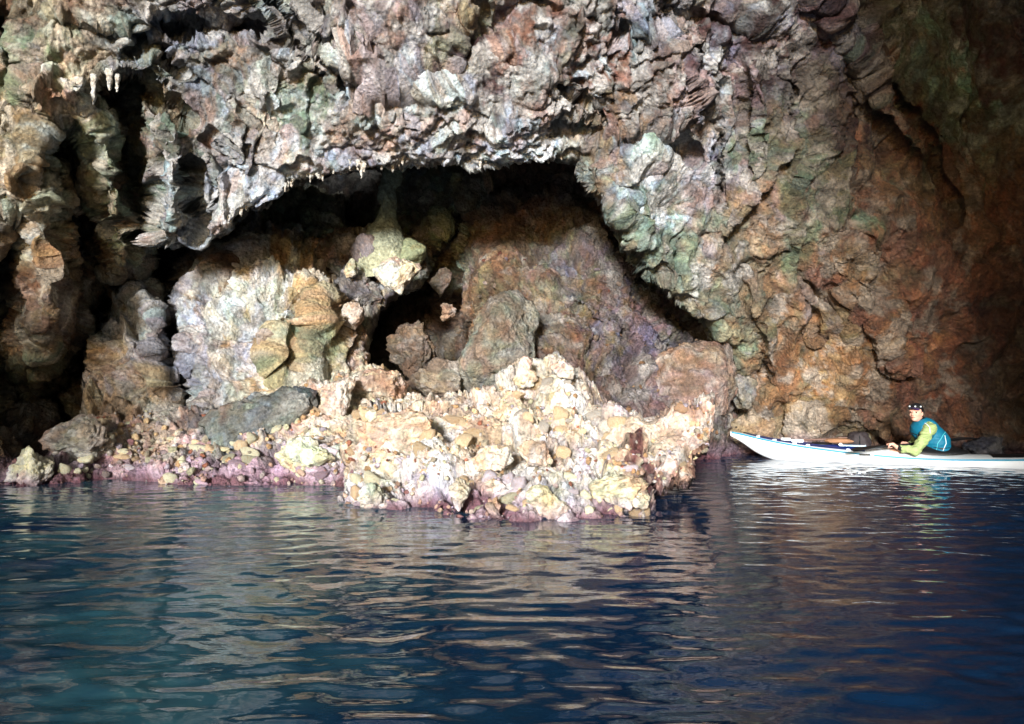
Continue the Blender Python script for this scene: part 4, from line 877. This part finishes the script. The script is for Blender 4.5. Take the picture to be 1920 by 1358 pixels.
tube('neck_seal', [Vector(nk-np.array([.01, 0, .02])), Vector(nk+(hd-nk)*.42)], [.066, .056], M_BLK, per, 18)
# hair, cap, eyes
Hh = SDF((.0, -.18, .45), (.45, .25, .84))
Hh.ell(hd-fwd*.02+upw*.012, (.092, .085, .114), HF, 0); Hh.cone(hd-fwd*.07-upw*.05, hd-fwd*.085-upw*.15, .05, .03, .02)
Hh.ell(hd+fwd*.095-upw*.03, (.085, .10, .11), HF, 0, True); Hh.ell(hd+fwd*.03-upw*.07, (.05, .2, .06), HF, 0, True)
Hh.mesh('hair', M_HAIR, per, rough=.006)
M_CAP = flat('black cap', (14, 14, 20), .6); M_VIS = flat('purple visor', (60, 36, 84), .5)
Cp = SDF((.0, -.18, .5), (.5, .3, .86))
Cp.ell(hd+upw*.022, (.106, .09, .112), HF, 0); Cp.ell(hd-upw*.08, (.22, .2, .142), HF, 0, True)
cap = Cp.mesh('cap', M_CAP, per)
rings = []
for t in np.linspace(0, 1, 8):
    rings.append(np.array([(hd+upw*(.068-.012*t-.02*abs(k)**2)+fwd*(.094-.03*abs(k)**2+.07*t*(1-.55*k*k))+sdw*k*.074*(1-.15*t)) for k in np.linspace(-1, 1, 13)]))
V, Fc = loft(rings); V2 = V-upw*.006; n0 = len(V)
vo = mesh_obj('visor', np.concatenate([V, V2]), np.concatenate([Fc, Fc[:, ::-1]+n0]), M_VIS, cap)
for q in (.95, .25, -.55):
    dv = fwd*math.cos(q)+sdw*math.sin(q); pt = hd+upw*.082+dv*.094
    bm = bmesh.new(); bmesh.ops.create_icosphere(bm, subdivisions=2, radius=.011); me = bpy.data.meshes.new('cap_stud'); bm.to_mesh(me); bm.free(); me.materials.append(M_RF)
    o = bpy.data.objects.new('cap_stud', me); col.objects.link(o); o.parent = cap; o.location = pt.tolist()
for q in (1, -1):
    bm = bmesh.new(); bmesh.ops.create_uvsphere(bm, u_segments=12, v_segments=8, radius=.0105); me = bpy.data.meshes.new('eye'); bm.to_mesh(me); bm.free(); me.materials.append(flat('eye', (40, 28, 24), .1))
    o = bpy.data.objects.new('eye', me); col.objects.link(o); o.parent = per; o.location = (hd+fwd*.082+sdw*.031*q+upw*.005).tolist()
M_LIP = flat('lips', (176, 92, 88), .45)
tube('lips', [Vector(hd+fwd*(.101-.010*k*k)-upw*.061+sdw*k*.022) for k in np.linspace(-1, 1, 7)], [.002, .005, .006, .006, .006, .005, .002], M_LIP, per, 6)
# spray skirt
rings = []
for q, h_ in ((1.04, -.015), (1.03, .012), (.85, .03), (.6, .07), (.42, .12)):
    rings.append(np.array([(.06*q+math.cos(a)*.43*q*(1 if q > .5 else .9)-.02*(1-q), math.sin(a)*.215*q*(1 if q > .7 else 1.15), deck_z(.06+math.cos(a)*.42, math.sin(a)*.2)*q+.12*(1-q)+.035+h_) for a in np.linspace(0, 2*math.pi, 41)[:-1]]))
V, Fc = loft(rings, True); mesh_obj('spray_skirt', V, Fc, M_BLK, per)
paddle('paddle', M_BLK, haL+PD*.10, PD, 1.15, M_BLK, 'black kayak paddle held low by the paddler, its blade resting over the near side', (1, -1), .50, .10)
# straps and buckles of the vest, mouth of the pocket
for pts, r in (([pz(1712, 812), pz(1722, 817), pz(1730, 821)], .006), ([pz(1706, 826), pz(1716, 832), pz(1724, 836)], .006), ([pz(1744, 838), pz(1756, 840), pz(1772, 838)], .006)):
    out = []
    for i in range(len(pts)-1):
        for k in range(6):
            t = k/6; u = pts[i][0]*(1-t)+pts[i+1][0]*t; z = pts[i][1]*(1-t)+pts[i+1][1]*t
            h_ = vb.ray_cast(Vector((u, 1, z)), Vector((0, -1, 0)))[0]
            if h_: out.append(h_+Vector((0, .002, 0)))
    if len(out) > 2:
        tube('strap', out, .009, M_BLK, vest, 6, r2=.004); box('buckle', out[len(out)//2]+Vector((0, .006, 0)), (.03, .012, .02), M_BLK, vest)
